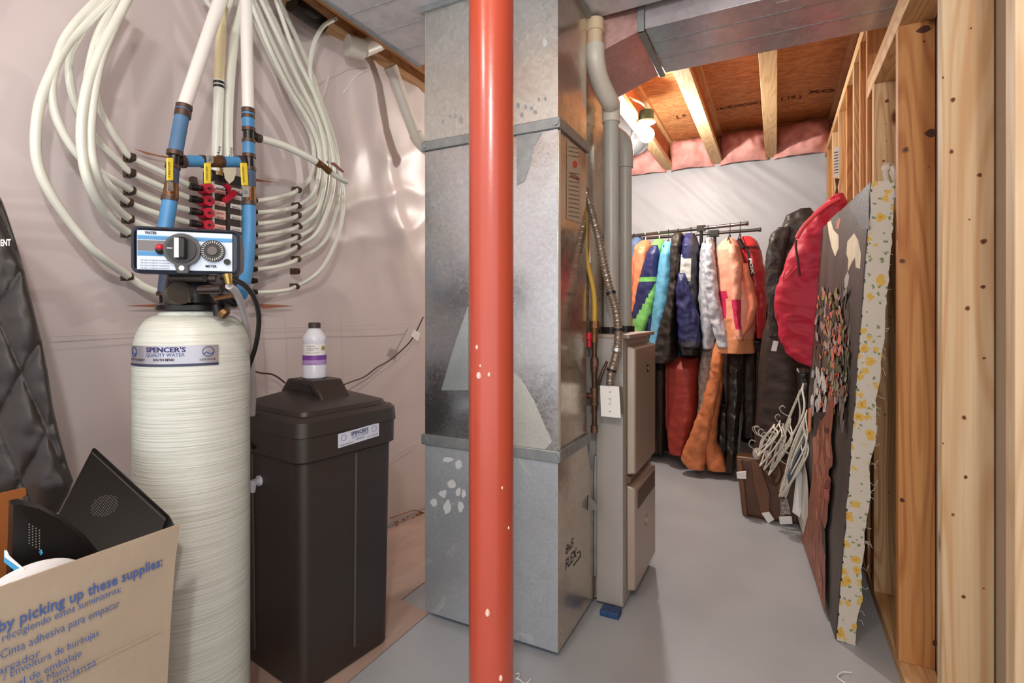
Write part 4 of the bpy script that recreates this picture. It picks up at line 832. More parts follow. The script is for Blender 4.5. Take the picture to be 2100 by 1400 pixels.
# bottle
t = thing('cleaner_bottle', bp(0, .0, .9075), 'white bottle with purple label and black cap standing on the brine tank', 'bottle')
bb = bp(0, 0, .9075); 
r0 = .0385
m = MB(); m.lathe([(r0-.004, 0), (r0, .004), (r0, .042), (r0-.0012, .044), (r0-.0012, .118), (r0, .121), (r0*.98, .138), (r0*.62, .160), (r0*.45, .166), (r0*.45, .170)], bb, 40); m.build('bottle_body', pm('bottle_white', (218, 222, 232), .3), t)
m = MB(); m.lathe([(.0175, .167), (.0195, .168), (.0195, .183), (.017, .186)], bb, 28); m.build('cap', pm('cap_dark', (58, 50, 48), .5), t)
ca = math.atan2(-bb.y, -bb.x)
def bpt(deg, z, off=.0006):
    a = ca+R_(deg); r = r0-.0012+off; return V((bb.x+r*math.cos(a), bb.y+r*math.sin(a), bb.z+z))
def bpatch(d0, d1, z0, z1, off, m_, name, par):
    m = MB(); vs_ = []; n = 20
    for i in range(n+1): d = d0+(d1-d0)*i/n; vs_ += [bpt(d, z0, off), bpt(d, z1, off)]
    m.add(vs_, [(2*i, 2*i+2, 2*i+3, 2*i+1) for i in range(n)]); return m.build(name, m_, par, smooth=180)
bl = bpatch(-88, 88, .046, .116, .0006, WHITE, 'bottle_label', t)
bpatch(-88, 88, .062, .078, .0009, pm('violet', (122, 66, 160), .4), 'purple_band', bl); bpatch(-88, 88, .046, .062, .0009, pm('violet_pale', (176, 146, 200), .4), 'lilac_band', bl)
for s, d0, d1, z, h in (('WATER SOFT', -40, 3, .106, .004), ('WATER SOFTENER', -38, 18, .099, .003), ('CLEANER', -38, -5, .094, .003), ('REMOVES IRON AND BUILD UP', -38, 20, .085, .0025), ('32 FL OZ', -38, 8, .049, .0025)):
    text_on(s, None, None, None, 0, INK, bl, fn=lambda u, v: bpt(d0+(d1-d0)*u, z+h*v, .0014))
m = MB(); m.lathe([(.0005, -.0004), (.008, 0), (.0005, .0004)], (0, 0, 0), 16)
rot = (bpt(45, .101)-V((bb.x, bb.y, bb.z+.101))).to_track_quat('Z', 'Y').to_matrix(); cc2 = bpt(45, .101, .001); m.v = [cc2+rot @ p for p in m.v]; m.build('round_seal', pm('olive_seal', (150, 144, 66), .5), bl)
# power cord on the wall
m = MB(); m.tube(crom([P(868, 650, X=-1.72), P(848, 690, X=-1.72), P(830, 712, X=-1.72), P(800, 738, X=-1.72), P(775, 752, X=-1.71), P(748, 772, X=-1.70), P(722, 782, X=-1.66), P(706, 788, X=-1.62)], 6), .0035, 8); m.tube(crom([P(585, 785, X=-1.7), P(560, 768, X=-1.72), P(525, 762, X=-1.72), P(497, 740, X=-1.72)], 6), .0035, 8)
cd = m.build('power_cord', pm('cord_brown', (62, 44, 40), .5), label='thin dark power cord draped along the wall behind the brine tank', cat='cord')
m = MB(); m.poly([P(848, 676, X=-1.705), P(862, 682, X=-1.705), P(857, 700, X=-1.705), P(843, 688, X=-1.705)], (1, 0, 0), .001); m.build('cord_tag', WHITE, cd, smooth=0)

# ================================================================== CARDBOARD BOX and contents
BX, BY0, BY1, BZ = -1.035, .05, .600, .715
t = thing('cardboard_box', (BX-.22, .33, 0), 'open brown moving box with blue printed packing text', 'box')
th = .006
def boxface():
    def f(u, v):
        y = BY0+u*(BY1-BY0-.004*0); z = v*BZ
        yy = y - (u**2)*.028*(1-v)**.6*1.2
        return V((BX+.010*v*v, yy, z))
    m = MB(); nu, nv = 10, 10
    A = [f(i/nu, j/nv) for j in range(nv+1) for i in range(nu+1)]; B = [p-V((th, 0, 0)) for p in A]; k = len(A); fs = []
    for j in range(nv):
        for i in range(nu):
            a = j*(nu+1)+i; q = (a, a+1, a+nu+2, a+nu+1); fs.append(q); fs.append(tuple(x+k for x in reversed(q)))
    for i in range(nu): fs.append((nv*(nu+1)+i, nv*(nu+1)+i+1, nv*(nu+1)+i+1+k, nv*(nu+1)+i+k))
    for j in range(nv): a = j*(nu+1)+nu; fs.append((a, a+nu+1, a+nu+1+k, a+k)); a = j*(nu+1); fs.append((a, a+nu+1, a+nu+1+k, a+k))
    m.add(A+B, fs); return m.build('front_panel', CARD, t, smooth=40)
fpn = boxface()
m = MB(); m.box((BX-.42, BY0, 0), (BX-.414, BY1-.03, BZ+.03)); m.build('rear_panel', CARDI, t)
m = MB(); m.box((BX-.414, BY1-.036, 0), (BX-.006, BY1-.030, BZ-.10)); m.build('side_panel', CARDI, t)
m = MB(); m.box((BX-.414, BY0, 0), (BX-.006, BY0+.006, BZ-.02)); m.build('side_panel', CARDI, t)
m = MB(); m.box((BX-.413, BY0+.006, .003), (BX-.007, BY1-.037, .009)); m.build('bottom_panel', CARDI, t)
def onbox(px, py): return P(px, py, X=BX+.0115)
def btxt(s, a, b, h, bold=.0):
    p = onbox(*a); q = onbox(*b); q.z = p.z = (p.z+q.z)/2; text_on(s, p, q, (0, 0, 1), h, INKB, fpn, n=(1, 0, 0), off=.0006, bold=bold)
btxt('help by picking up these supplies:', (-82, 1334), (333, 1155), .0180, .018)
btxt('Ayude recogiendo estos suministros:', (-70, 1349), (248, 1211), .0120)
btxt('Cinta adhesiva para empacar', (0, 1355), (245, 1240), .0135)
btxt('Marcador', (-25, 1393), (82, 1345), .0118)
btxt('/ Envoltura de burbujas', (6, 1400), (202, 1298), .0118)
btxt('Papel de embalaje', (0, 1432), (167, 1338), .0118)
btxt('Correas de Mano', (-20, 1462), (142, 1368), .0118)
btxt('Cajas de mudanza', (0, 1476), (197, 1352), .0130)
m = MB(); a, b = onbox(120, 1400), onbox(312, 1298); b.z = a.z; m.tube([onbox(330, 1292), onbox(210, 1350), onbox(100, 1412)], .0007, 5); m.build('crease', pm('crease_shade', (166, 148, 124), .85), fpn)
# black speaker-like box standing in the carton
q = [P(215, 898, F=1.02), P(377, 1047, F=.93), P(326, 1118, F=.90), P(118, 1062, F=.98)]
c_ = P(240, 1040, F=.95); e1 = (P(377, 1047, F=.95)-P(215, 903, F=1.0)); 
p0 = P(190, 912, F=1.13); p1 = P(350, 1058, F=1.07); e1 = p1-p0; p3 = P(112, 1062, F=1.02); e2 = p3-p0; nn = e1.cross(e2).normalized(); nn = nn if nn.dot(-p0+O) > 0 else -nn
t = thing('black_speaker_box', p0+e1*.5+e2, 'black plastic box with round perforated grille leaning in the carton', 'speaker')
e2 = e2*1.4
m = MB(); m.hexa([p0, p1, p1+e2, p0+e2], [x-nn*.05 for x in (p0, p1, p1+e2, p0+e2)]); m.build('case', pm('gloss_black', (9, 8, 8), .4, spec=.18), t, bev=.007)
gc = PL(215, 1037, p0, nn)+nn*.0008; g1 = e1.normalized(); g2 = nn.cross(g1)
for i in range(-6, 7):
    for j in range(-6, 7):
        x = (i+(j % 2)*.5)*.0042; y = j*.0037
        if x*x+y*y < .0235**2:
            m = MB(); m.cyl(gc+g1*x+g2*y, gc+g1*x+g2*y+nn*.0004, .0012, 6); m.build('perforation', pm('hole_grey', (74, 72, 70), .5), t, smooth=0)
for k in (.06,):
    m = MB(); m.tube([p0+e2*k+nn*.0003+e1*.03, p1+e2*k+nn*.0003-e1*.03], .001, 6); m.build('seam', pm('seam_grey', (60, 55, 52), .3), t)
# dark dome shell
t = thing('black_dome_shell', P(100, 1130, F=.86), 'black curved plastic shell with dotted vents and blue stripe inside the carton', 'toy')
rows = []
D0 = [(18, 1026), (34, 1022), (80, 1034), (130, 1060), (175, 1098), (205, 1135), (205, 1180), (130, 1190), (50, 1190), (12, 1180), (16, 1100)]
def shellpt(px, py, f, k): return P(px, py, F=f)
SF = lambda a: .85+a*.0006
front = [P(a, b, F=SF(a)) for a, b in D0]; cen = P(95, 1115, F=.907)
m = MB(); ring0 = [P(a, b, F=SF(a))+(P(a, b, F=SF(a))-O).normalized()*.03 for a, b in D0]
ring0 = [V(p) for p in ring0]
def lerp(r_, c_, k): return [p*(1-k)+c_*k for p in r_]
m.rings([lerp(ring0, cen, .04), ring0, [p+(O-p).normalized()*.012 for p in ring0], [p+(O-p).normalized()*.03 for p in lerp(front, cen, .12)], [p+(O-p).normalized()*.035 for p in lerp(front, cen, .5)], [p+(O-p).normalized()*.037 for p in lerp(front, cen, .9)]])
m.build('shell', pm('satin_black', (20, 19, 19), .42, spec=.35), t, smooth=50)
for i in range(4):
    for j in range(8):
        px = 60+i*7; py = 1075+j*5.5+i*4
        m = MB(); c_ = P(px, py, F=.846+(px-60)*.0006); m.sphere(c_, .0010, 3); m.build('vent_dot', pm('dot_grey', (120, 118, 116), .5), t)
m = MB(); m.poly([P(8, 1128, F=.826), P(16, 1130, F=.826), P(20, 1140, F=.826), P(52, 1172, F=.826), P(40, 1178, F=.826), P(8, 1152, F=.826)], (O-P(20, 1150, F=.826)).normalized(), .002); m.build('blue_stripe', pm('toy_blue', (74, 164, 214), .4), t)
m = MB(); m.poly([P(9, 1128, F=.823), P(14, 1128, F=.823), P(19, 1139, F=.823), P(50, 1166, F=.823), P(48, 1170, F=.823), P(9, 1142, F=.823)], (O-P(20, 1150, F=.826)).normalized(), .002); m.build('white_stripe', WHITE, t)
m = MB(); c_ = P(84, 1132, F=.857); m.box(c_-V((.004, .001, .001)), c_+V((.004, .001, .001))); m.box(c_-V((.001, .001, .004)), c_+V((.001, .001, .004))); m.build('plus_mark', pm('toy_blue', (74, 164, 214)), t)
# white folded towel
t = thing('white_plates', P(80, 1200, F=.80), 'stack of thin white rims showing above the carton edge', 'plate stack')
cw = P(72, 1240, X=BX-.022)
for k in range(5):
    m = MB(); pts = [cw+V((SN*-.0, 0, 0))+ (V((0, 1, 0))*math.cos(a)*(.078-.004*k)+V((0, 0, 1))*math.sin(a)*(.060-.003*k))+V((.004*k-.012, 0, 0)) for a in [math.pi*i/24 for i in range(25)]]
    m.tube(pts, .004, 8); m.build('rim', pm('chalk_white', (226, 228, 232), .6), t)
# printed black sleeve bit in corner + quilted coat
t = thing('quilted_coat', P(50, 1000, F=1.15), 'black quilted coat with white ENT lettering hanging at the left edge', 'coat')
edge = [(380, -20), (410, 4), (450, 18), (500, 34), (560, 52), (620, 66), (700, 86), (760, 98), (830, 108), (900, 124), (960, 141), (985, 150), (1010, 140), (1045, 122)]
def xr(py):
    for i in range(len(edge)-1):
        if edge[i][0] <= py <= edge[i+1][0]:
            k = (py-edge[i][0])/(edge[i+1][0]-edge[i][0]); return edge[i][1]*(1-k)+edge[i+1][1]*k
    return edge[-1][1]
def coatpt(u, v, sgn):
    py = 385+v*660; x1 = xr(py); x0 = -160
    px = x0+u*(x1-x0); F = 1.16
    s = abs(math.sin(R_(180)*((px*.72+py*.42)/88))); s2 = abs(math.sin(R_(180)*((px*.9-py*.40)/88)))
    puff = .021*min(s, s2)**.4
    bulge = .05*math.sin(math.pi*min(1, max(0, u)))**.5
    wr = .006*noise.noise(V((px*.03, py*.03, 2)))
    p = P(px, py, F=F); d = (O-p); d.z = 0; d.normalize()
    return p+d*sgn*(bulge+puff+wr)
m = MB(); nu, nv = 60, 120
A = [coatpt(i/nu, j/nv, 1) for j in range(nv+1) for i in range(nu+1)]; B = [coatpt(i/nu, j/nv, -1) for j in range(nv+1) for i in range(nu+1)]; k = len(A)
fs = []
for j in range(nv):
    for i in range(nu): a = j*(nu+1)+i; fs.append((a, a+1, a+nu+2, a+nu+1)); fs.append((a+k, a+nu+1+k, a+nu+2+k, a+1+k))
for j in range(nv): a = j*(nu+1)+nu; fs.append((a, a+k, a+nu+1+k, a+nu+1))
m.add(A+B, fs); m.build('quilted_shell', pm('quilt_black', (32, 25, 22), .5, bump=.35, bs=40, var=.15, vs_=6, sheen=.2), t, smooth=180)
te = [P(1, 504, F=1.085), P(22, 503, F=1.085)]
text_on('ENT', te[0], te[1], (0, 0, 1), .0135, WHITE, t, n=(O-te[0]).normalized(), off=.004, bold=.03)

# ================================================================== GARMENT RACKS
RD = V((.9716, -.2368, 0))            # along the bar, toward the right
R0 = V((-.889, 4.10, 1.75)); R1 = R0+RD*.727
def rackthing(a, b, z, label, dbl):
    t = thing('garment_rack', V((a.x, a.y, 0)), label, 'clothes rack')
    m = MB(); m.tube([a, b], .0125, 16); m.build('hanging_bar', pm('rack_steel', (96, 90, 86), .3, .8), t)
    for s in (a, b):
        m = MB(); m.tube([s-(RD*.0), s+(RD*(.012 if s is b else -.012))], .015, 16); m.build('end_cap', BLACKP, t)
    return t
rk = rackthing(R0-RD*.35, R1, 1.75, 'front black metal garment rack with ski coats on hangers', 1)
c_ = P(1433, 470, Y=4.0); c_ = R0+RD*.415
m = MB(); m.box(c_-V((.03, .018, .022)), c_+V((.03, .018, .022))); m.build('post_bracket', BLACKM, rk, bev=.002)
m = MB(); m.tube([c_-V((0, 0, .02)), V((c_.x, c_.y, .07))], .012, 12); m.build('post', BLACKM, rk)
m = MB(); m.box((c_.x-.02, c_.y-.25, .05), (c_.x+.02, c_.y+.12, .08)); m.build('foot_bar', BLACKM, rk)
m = MB(); a_ = P(1325, 921, Y=4.05); m.tube([V((-1.15, 4.16, .07)), V((-.25, 3.95, .07))], .014, 12); m.build('base_bar', BLACKM, rk)
m = MB(); m.tube([R0-RD*.33, V(((R0-RD*.33).x, (R0-RD*.33).y, .07))], .012, 12); m.build('post', BLACKM, rk)
a2_ = P(1295, 491, Y=4.31); b2_ = P(1557, 471, Y=4.257); a2_.z = b2_.z = 1.75
rk2 = thing('garment_rack', (a2_.x, a2_.y, 0), 'rear black metal garment rack nearer to the white back wall', 'clothes rack')
m = MB(); m.tube([a2_, b2_], .0125, 16); m.build('hanging_bar', MC['rack_steel'], rk2)
m = MB(); m.tube([b2_, b2_+RD*.012], .016, 16); m.build('end_cap', BLACKP, rk2)
c_ = P(1466, 482, Y=4.27); m = MB(); m.box((c_.x-.04, c_.y-.02, 1.72), (c_.x+.03, c_.y+.02, 1.772)); m.build('post_bracket', BLACKM, rk2, bev=.002)
m = MB(); m.tube([V((c_.x, 4.27, 1.72)), V((c_.x, 4.27, .04))], .012, 12); m.build('post', BLACKM, rk2)
m = MB(); m.tube([V((a2_.x+.02, a2_.y, 1.75)), V((a2_.x+.02, a2_.y, .04))], .012, 12); m.build('post', BLACKM, rk2)
m = MB(); m.box((a2_.x, a2_.y-.02, .0), (c_.x, a2_.y+.02, .04)); m.build('base_bar', BLACKM, rk2)

def interp(rows, y):
    if y <= rows[0][0]: return rows[0][1:]
    for i in range(len(rows)-1):
        if rows[i][0] <= y <= rows[i+1][0]:
            k = (y-rows[i][0])/(rows[i+1][0]-rows[i][0]); k = k*k*(3-2*k)*.35+k*.65
            return tuple(a*(1-k)+b*k for a, b in zip(rows[i][1:], rows[i+1][1:]))
    return rows[-1][1:]
def garment(name, rows, Y, hd, mats, par=None, pick=None, wr=.006, fold=.08, nf=5, seed=0, seg_=36, label=None, cat=None, group=None, step=3.0, creas=26, taper=True):
    """draped cloth volume: each row (pixel row, left, right) read at its own depth Y in the room; hd = half depth of the garment"""
    y0, y1 = rows[0][0], rows[-1][0]; n = max(8, int((y1-y0)/step)); rs = []; pxs = []
    for i in range(n+1):
        py = y0+(y1-y0)*i/n; l, r = interp(rows, py); cx = (l+r)/2
        pc = P(cx, py, Y=Y); z = pc.z; xl = P(l, py, Y=Y).x; xr_ = P(r, py, Y=Y).x; xc = (xl+xr_)/2; hw_ = abs(xr_-xl)/2
        k = min(1, (i/n)*6+.35) if taper else 1
        ring = []; pp = []
        for j in range(seg_):
            a = 2*math.pi*j/seg_; ca_, sa_ = math.cos(a), math.sin(a)
            f = 1+fold*(.3+.7*i/n)*math.sin(nf*a+seed+1.5*noise.noise(V((z*3, seed, 0))))
            p = V((xc+hw_*math.copysign(abs(ca_)**.8, ca_)*(1+(f-1)*.4), Y-hd*k*math.copysign(abs(sa_)**.8, sa_)*f, z))
            d = .6*noise.noise(V((p.x*creas+seed, p.y*6, p.z*creas*.6+seed)))+.9*(.5-abs(noise.noise(V((p.x*creas*.8+p.z*9, p.y*9, p.z*creas*.5-p.x*6+seed))))*2)+.35*(.5-abs(noise.noise(V((p.x*creas*2, p.y*20, p.z*creas*2.2+seed))))*2)
            q = V((ca_*.6, -sa_, 0)); ring.append(p+q*wr*d); pp.append((cx+(r-l)/2*ca_, py))
        rs.append(ring); pxs.append(pp)
    m = MB(); m.rings(rs)
    if pick:
        c = 0
        for i in range(n):
            for j in range(seg_):
                a, b = pxs[i][j]; m.mi[c] = pick(a, b, math.sin(2*math.pi*(j+.5)/seg_)); c += 1
    return m.build(name, mats, par, label, cat, group, smooth=180)
def cloth(name, rgb, rough=.6, **k): return pm(name, rgb, rough, bump=.35, bs=70, var=.08, vs_=14, **k)
NAVY = cloth('navy_nylon', (34, 38, 88), .45); LIME = cloth('lime_nylon', (124, 196, 104), .45); ORNG = cloth('orange_nylon', (226, 134, 96), .55)
LBLUE = cloth('sky_nylon', (104, 172, 206), .5); BLKF = cloth('black_nylon', (40, 32, 28), .5); GRYF = cloth('slate_nylon', (58, 56, 66), .5)
WHTF = cloth('white_nylon', (198, 200, 196), .55); CAMO = pm('grey_camo', (150, 154, 168), .55, rgb2=(206, 208, 214), vs_=32, bump=.4, bs=80)
PEACH = cloth('peach_nylon', (232, 164, 138), .55); HOTP = cloth('magenta_nylon', (206, 40, 84), .5); RED = cloth('red_nylon', (196, 48, 54), .45)
RUST = cloth('rust_red', (150, 50, 38), .5); TAN = cloth('bib_orange', (206, 122, 74), .7); OCHR = cloth('ochre_nylon', (214, 142, 96), .6)
BRN = cloth('brown_black', (54, 40, 32), .6); LEATH = pm('black_leather', (36, 30, 27), .28, bump=.5, bs=35); DKR = cloth('wine_red', (110, 22, 30), .5)
TEAL = cloth('teal_blue', (60, 150, 190), .5); DENIM = cloth('denim_blue', (92, 116, 152), .7)
def byr(px, py=480):   # depth Y of the front bar under that pixel column
    d = ray(px, py); k = (R0.y*1+.2437*(R0.x))/(d.y+.2437*d.x); return (O+d*k).y
def hanger(px, col, label, rear=False, w_=.2):
    Y = (byr(px) if not rear else 4.27); c = P(px, 480, Y=Y); z = 1.75
    m = MB(); hk = [V((c.x, c.y-.004, z+.017)), V((c.x, c.y+.012, z+.012)), V((c.x, c.y+.015, z)), V((c.x, c.y+.004, z-.022)), V((c.x, c.y, z-.06))]
    hk = [V((c.x, c.y-.017, z-.003)), V((c.x, c.y-.014, z+.012))]+hk
    m.tube(crom(hk, 4), .0025, 6)
    m.tube([V((c.x, c.y-w_, z-.13)), V((c.x, c.y-.02, z-.065)), V((c.x, c.y+.02, z-.065)), V((c.x, c.y+w_, z-.13))], .004, 6)
    m.build('coat_hanger', col, label=label, cat='hanger', group='hangers on the racks')
HB = BLACKP; HW = WHITE
for px, col, lb_ in ((1300, HB, 'black hanger nearest the vent pipe, on the front rack'), (1324, HW, 'white hanger holding the orange jacket'), (1352, HW, 'white hanger holding the green and navy jacket'),
                    (1371, HB, 'black hanger holding the sky blue jacket'), (1391, HB, 'black hanger holding the black jacket with tall collar'),
                    (1417, HB, 'hanger holding the navy and white jacket'), (1452, HB, 'black hanger holding the grey camouflage jacket'), (1497, HB, 'black hanger holding the peach jacket'), (1518, HB, 'black hanger rightmost on the front rack')):
    hanger(px, col, lb_)
# --- upper garments
G = 'coats on the garment racks'
def coat(name, label, cat='jacket'):
    return thing(name, (0, 4.0, 1.2), label, cat, G)
t = coat('ski_jacket', 'orange jacket with grey-blue hem, leftmost behind the vent pipes')
garment('jacket_body', [(492, 1262, 1276), (520, 1256, 1280), (600, 1252, 1280), (690, 1252, 1280)], 4.18, .18, [ORNG, DENIM], t, lambda a, b, s: 1 if b > 565 else 0, seed=1)
t = coat('denim_jacket', 'denim blue jacket collar beside the orange jacket on the left')
garment('jacket_body', [(486, 1302, 1318), (500, 1296, 1322), (560, 1294, 1316), (640, 1294, 1312)], 4.20, .17, [DENIM], t, seed=2)
t = coat('ski_jacket', 'bright orange jacket between the denim and the green jackets')
garment('jacket_body', [(494, 1318, 1332), (506, 1306, 1336), (540, 1301, 1336), (600, 1298, 1330), (680, 1297, 1326)], 4.12, .2, [ORNG], t, seed=3)
garment('sleeve', [(505, 1308, 1326), (540, 1300, 1326), (600, 1297, 1314), (640, 1296, 1306)], 3.95, .06, [ORNG], t, seed=4)
t = coat('ski_jacket', 'lime green and navy ski jacket with striped sleeve')
garment('jacket_body', [(492, 1346, 1360), (502, 1339, 1365), (560, 1334, 1366), (650, 1330, 1362), (690, 1330, 1360)], 4.08, .2, [LIME, NAVY], t, lambda a, b, s: 1 if b > 640 else 0, seed=5)
garment('sleeve', [(503, 1336, 1350), (520, 1326, 1352), (570, 1313, 1348), (600, 1306, 1346), (640, 1299, 1338), (680, 1297, 1323)], 3.90, .065, [NAVY, LIME], t,
        lambda a, b, s: (0 if b < 569 else (1 if b < 578 else (1 if ((a-1300) > (b-668)*-.50+2 and (a-1300) < (b-668)*-.50+24) or b > 652 else 0))), seed=6, nf=3)
t = coat('ski_jacket', 'sky blue jacket with long narrow front edge')
garment('jacket_body', [(496, 1362, 1376), (505, 1358, 1380), (560, 1350, 1380), (640, 1340, 1372), (700, 1334, 1358), (738, 1330, 1342)], 3.93, .10, [LBLUE], t, seed=7)
garment('lower_hem', [(560, 1372, 1388), (650, 1372, 1394), (700, 1361, 1395), (735, 1359, 1394)], 4.05, .15, [TEAL], t, seed=8)
t = coat('winter_jacket', 'black jacket with tall collar between sky blue and navy jackets')
garment('jacket_body', [(478, 1383, 1398), (484, 1379, 1401), (505, 1377, 1403), (560, 1378, 1398), (620, 1370, 1392), (680, 1352, 1388), (730, 1338, 1388), (742, 1334, 1376)], 3.92, .14, [BLKF], t, seed=9, wr=.012)
t = coat('ski_jacket', 'navy, white and slate ski jacket in the middle of the rack')
def pk(a, b, s):
    if 524 < b < 578 and 1397+(abs(b-552)*.12) < a < 1424-(b-524)*.02 and not (b < 534 and a > 1410): return 1
    if a > 1420 and b < 640: return 2
    if b > 690: return 3 if b > 700 else 2
    return 0
garment('jacket_body', [(480, 1407, 1425), (488, 1402, 1429), (510, 1401, 1433), (540, 1397, 1434), (585, 1392, 1434), (640, 1392, 1434), (700, 1392, 1436), (726, 1398, 1435)], 3.94, .15, [NAVY, WHTF, GRYF, BLKF], t, pk, seed=10, wr=.012)
garment('sleeve', [(560, 1391, 1405), (600, 1387, 1418), (650, 1389, 1434), (690, 1391, 1437), (712, 1396, 1436)], 3.80, .055, [NAVY, GRYF], t, lambda a, b, s: 1 if b > 697 else 0, seed=11, wr=.012)
t = coat('ski_jacket', 'grey and white camouflage jacket with paisley folds')
garment('jacket_body', [(488, 1450, 1460), (500, 1441, 1464), (540, 1436, 1470), (600, 1434, 1474), (660, 1438, 1478), (713, 1442, 1468)], 3.92, .16, [CAMO], t, seed=12, wr=.010)
garment('sleeve', [(500, 1448, 1462), (560, 1444, 1470), (600, 1446, 1474), (650, 1456, 1484), (700, 1468, 1496), (712, 1472, 1499)], 3.78, .055, [CAMO], t, seed=13, wr=.01)
t = coat('ski_jacket', 'peach ski jacket with magenta panel and ochre hem')
garment('jacket_body', [(489, 1491, 1504), (496, 1478, 1512), (510, 1471, 1519), (550, 1470, 1530), (600, 1474, 1545), (622, 1477, 1554), (660, 1478, 1550), (700, 1468, 1545), (722, 1458, 1547)], 3.90, .17, [PEACH, HOTP, OCHR], t,
        lambda a, b, s: 1 if (595 < b < 652 and a < 1500) else (2 if b >= 652 and a < 1512 or b > 690 else 0), seed=14)
garment('sleeve', [(500, 1492, 1508), (550, 1496, 1522), (610, 1500, 1520), (650, 1504, 1519), (690, 1510, 1524), (696, 1512, 1526)], 3.74, .05, [PEACH, HOTP], t, lambda a, b, s: 1 if 612 < b < 672 else 0, seed=15, nf=3)
garment('sleeve', [(540, 1520, 1534), (600, 1524, 1548), (622, 1526, 1555), (660, 1522, 1546), (695, 1514, 1526)], 3.78, .05, [ORNG if False else cloth('coral_nylon', (240, 140, 108), .5)], t, seed=16, nf=3)
t = coat('puffer_jacket', 'dark red puffer jacket at the right end of the rack')
garment('jacket_body', [(486, 1520, 1540), (496, 1514, 1552), (520, 1516, 1562), (560, 1530, 1570), (620, 1540, 1572), (680, 1550, 1570), (692, 1553, 1565)], 3.98, .17, [RED, DKR], t, lambda a, b, s: 1 if 508 < b < 516 else 0, seed=17, wr=.014, creas=14)
q = [P(1530, 505, Y=3.79), P(1534, 504, Y=3.79), P(1546, 564, Y=3.79), P(1539, 566, Y=3.79)]
m = MB(); m.poly(q, (0, -1, 0), .002); st_ = m.build('webbing_strap', INK, t, smooth=0)
text_on('FOX', P(1535.5, 530, Y=3.785), P(1541.5, 562, Y=3.785), (-.0+1, 0, 0), .016, WHITE, st_, n=(0, -1, 0), bold=.04)
m = MB(); m.tube([P(1515, 490, Y=3.80), P(1524, 508, Y=3.80)], .016, 10); m.build('glove_cuff', INK, t)
# --- lower garments
def pants(name, label, cat='trousers'): return thing(name, (0, 4.1, .6), label, cat, 'trousers hanging on the racks')
t = pants('snow_pants', 'dark brown trousers hanging leftmost beside the furnace')
garment('left_leg', [(735, 1318, 1350), (850, 1320, 1352), (928, 1322, 1346)], 4.10, .14, [BRN], t, seed=20); garment('right_leg', [(738, 1344, 1372), (850, 1346, 1370), (925, 1344, 1368)], 4.16, .12, [BRN], t, seed=21)
t = pants('snow_pants', 'rust red snow trousers below the navy jacket')
garment('leg', [(732, 1378, 1432), (760, 1371, 1436), (850, 1372, 1432), (895, 1371, 1420), (926, 1374, 1412)], 4.00, .13, [RUST], t, seed=22, nf=4)
garment('inner_leg', [(740, 1366, 1380), (860, 1366, 1380), (890, 1370, 1382)], 4.05, .08, [RUST], t, seed=23)
t = pants('camo_pants', 'grey brown camouflage trousers beside the orange bib')
garment('leg', [(712, 1441, 1466), (770, 1433, 1467), (820, 1434, 1458), (870, 1428, 1446), (900, 1424, 1436)], 3.92, .08, [pm('brown_camo', (120, 104, 96), .6, rgb2=(176, 164, 156), vs_=30, bump=.3, bs=80)], t, seed=24)
t = pants('bib_pants', 'orange tan bib trousers with flared cuffs touching the floor')
garment('left_leg', [(716, 1462, 1482), (760, 1456, 1482), (820, 1443, 1472), (880, 1420, 1460), (930, 1400, 1448), (944, 1397, 1448), (958, 1412, 1446)], 3.80, .075, [TAN], t, seed=25, nf=3, wr=.01)
garment('right_leg', [(722, 1468, 1484), (800, 1462, 1482), (860, 1448, 1472), (900, 1440, 1470), (940, 1447, 1486), (961, 1450, 1491)], 3.84, .08, [TAN], t, seed=26, nf=3, wr=.01)
t = pants('leather_pants', 'black leather look trousers right of the orange bib')
garment('left_leg', [(726, 1492, 1524), (800, 1492, 1522), (880, 1490, 1515), (963, 1490, 1508)], 3.86, .09, [LEATH], t, seed=27, wr=.01); garment('right_leg', [(830, 1478, 1494), (900, 1472, 1494), (948, 1468, 1490)], 3.92, .07, [LEATH], t, seed=28)
t = pants('snow_pants', 'plain black trousers hanging behind the leather pair')
garment('leg', [(726, 1524, 1548), (820, 1524, 1550), (893, 1526, 1548)], 4.0, .1, [BRN], t, seed=29)
t = pants('snow_pants', 'black trousers in shade right of the plain black pair')
garment('leg', [(700, 1545, 1570), (800, 1546, 1562), (870, 1546, 1560)], 4.08, .1, [BLKF], t, seed=30)
garment('long_coat', [(560, 1543, 1575), (600, 1540, 1590), (700, 1540, 1600), (800, 1535, 1600), (905, 1520, 1600)], 4.36, .12, [BLKF], None, label='long black coat in the shade behind the red puffer jacket', cat='coat', group=G, seed=31)
garment('long_coat', [(600, 1400, 1440), (740, 1300, 1480), (930, 1300, 1500)], 4.45, .08, [BLKF], None, label='black coat hanging deep behind the trousers', cat='coat', group=G, seed=32)
# --- right side wall-hung garments
t = thing('black_parka', (0, 3.9, .8), 'big black parka hanging by the stud wall behind the red bag', 'coat')
garment('parka_shell', [(428, 1640, 1664), (440, 1612, 1672), (470, 1600, 1690), (520, 1592, 1690), (600, 1588, 1690), (700, 1588, 1690), (760, 1590, 1680)], 3.62, .10, [cloth('parka_black', (46, 40, 36), .5)], t, seed=33, wr=.012)
garment('parka_sleeve', [(466, 1596, 1622), (480, 1580, 1622), (520, 1571, 1612), (580, 1569, 1604), (625, 1574, 1600), (690, 1576, 1602)], 3.55, .07, [MC['parka_black']], t, seed=34, wr=.012)
t = thing('long_black_skirt', (0, 3.7, .6), 'long black garment with a white tag, hanging low near the hangers', 'coat')
garment('skirt_body', [(640, 1575, 1640), (700, 1562, 1650), (760, 1556, 1662), (830, 1552, 1664), (890, 1548, 1650), (930, 1545, 1640)], 3.60, .12, [BRN], t, seed=35, nf=7)
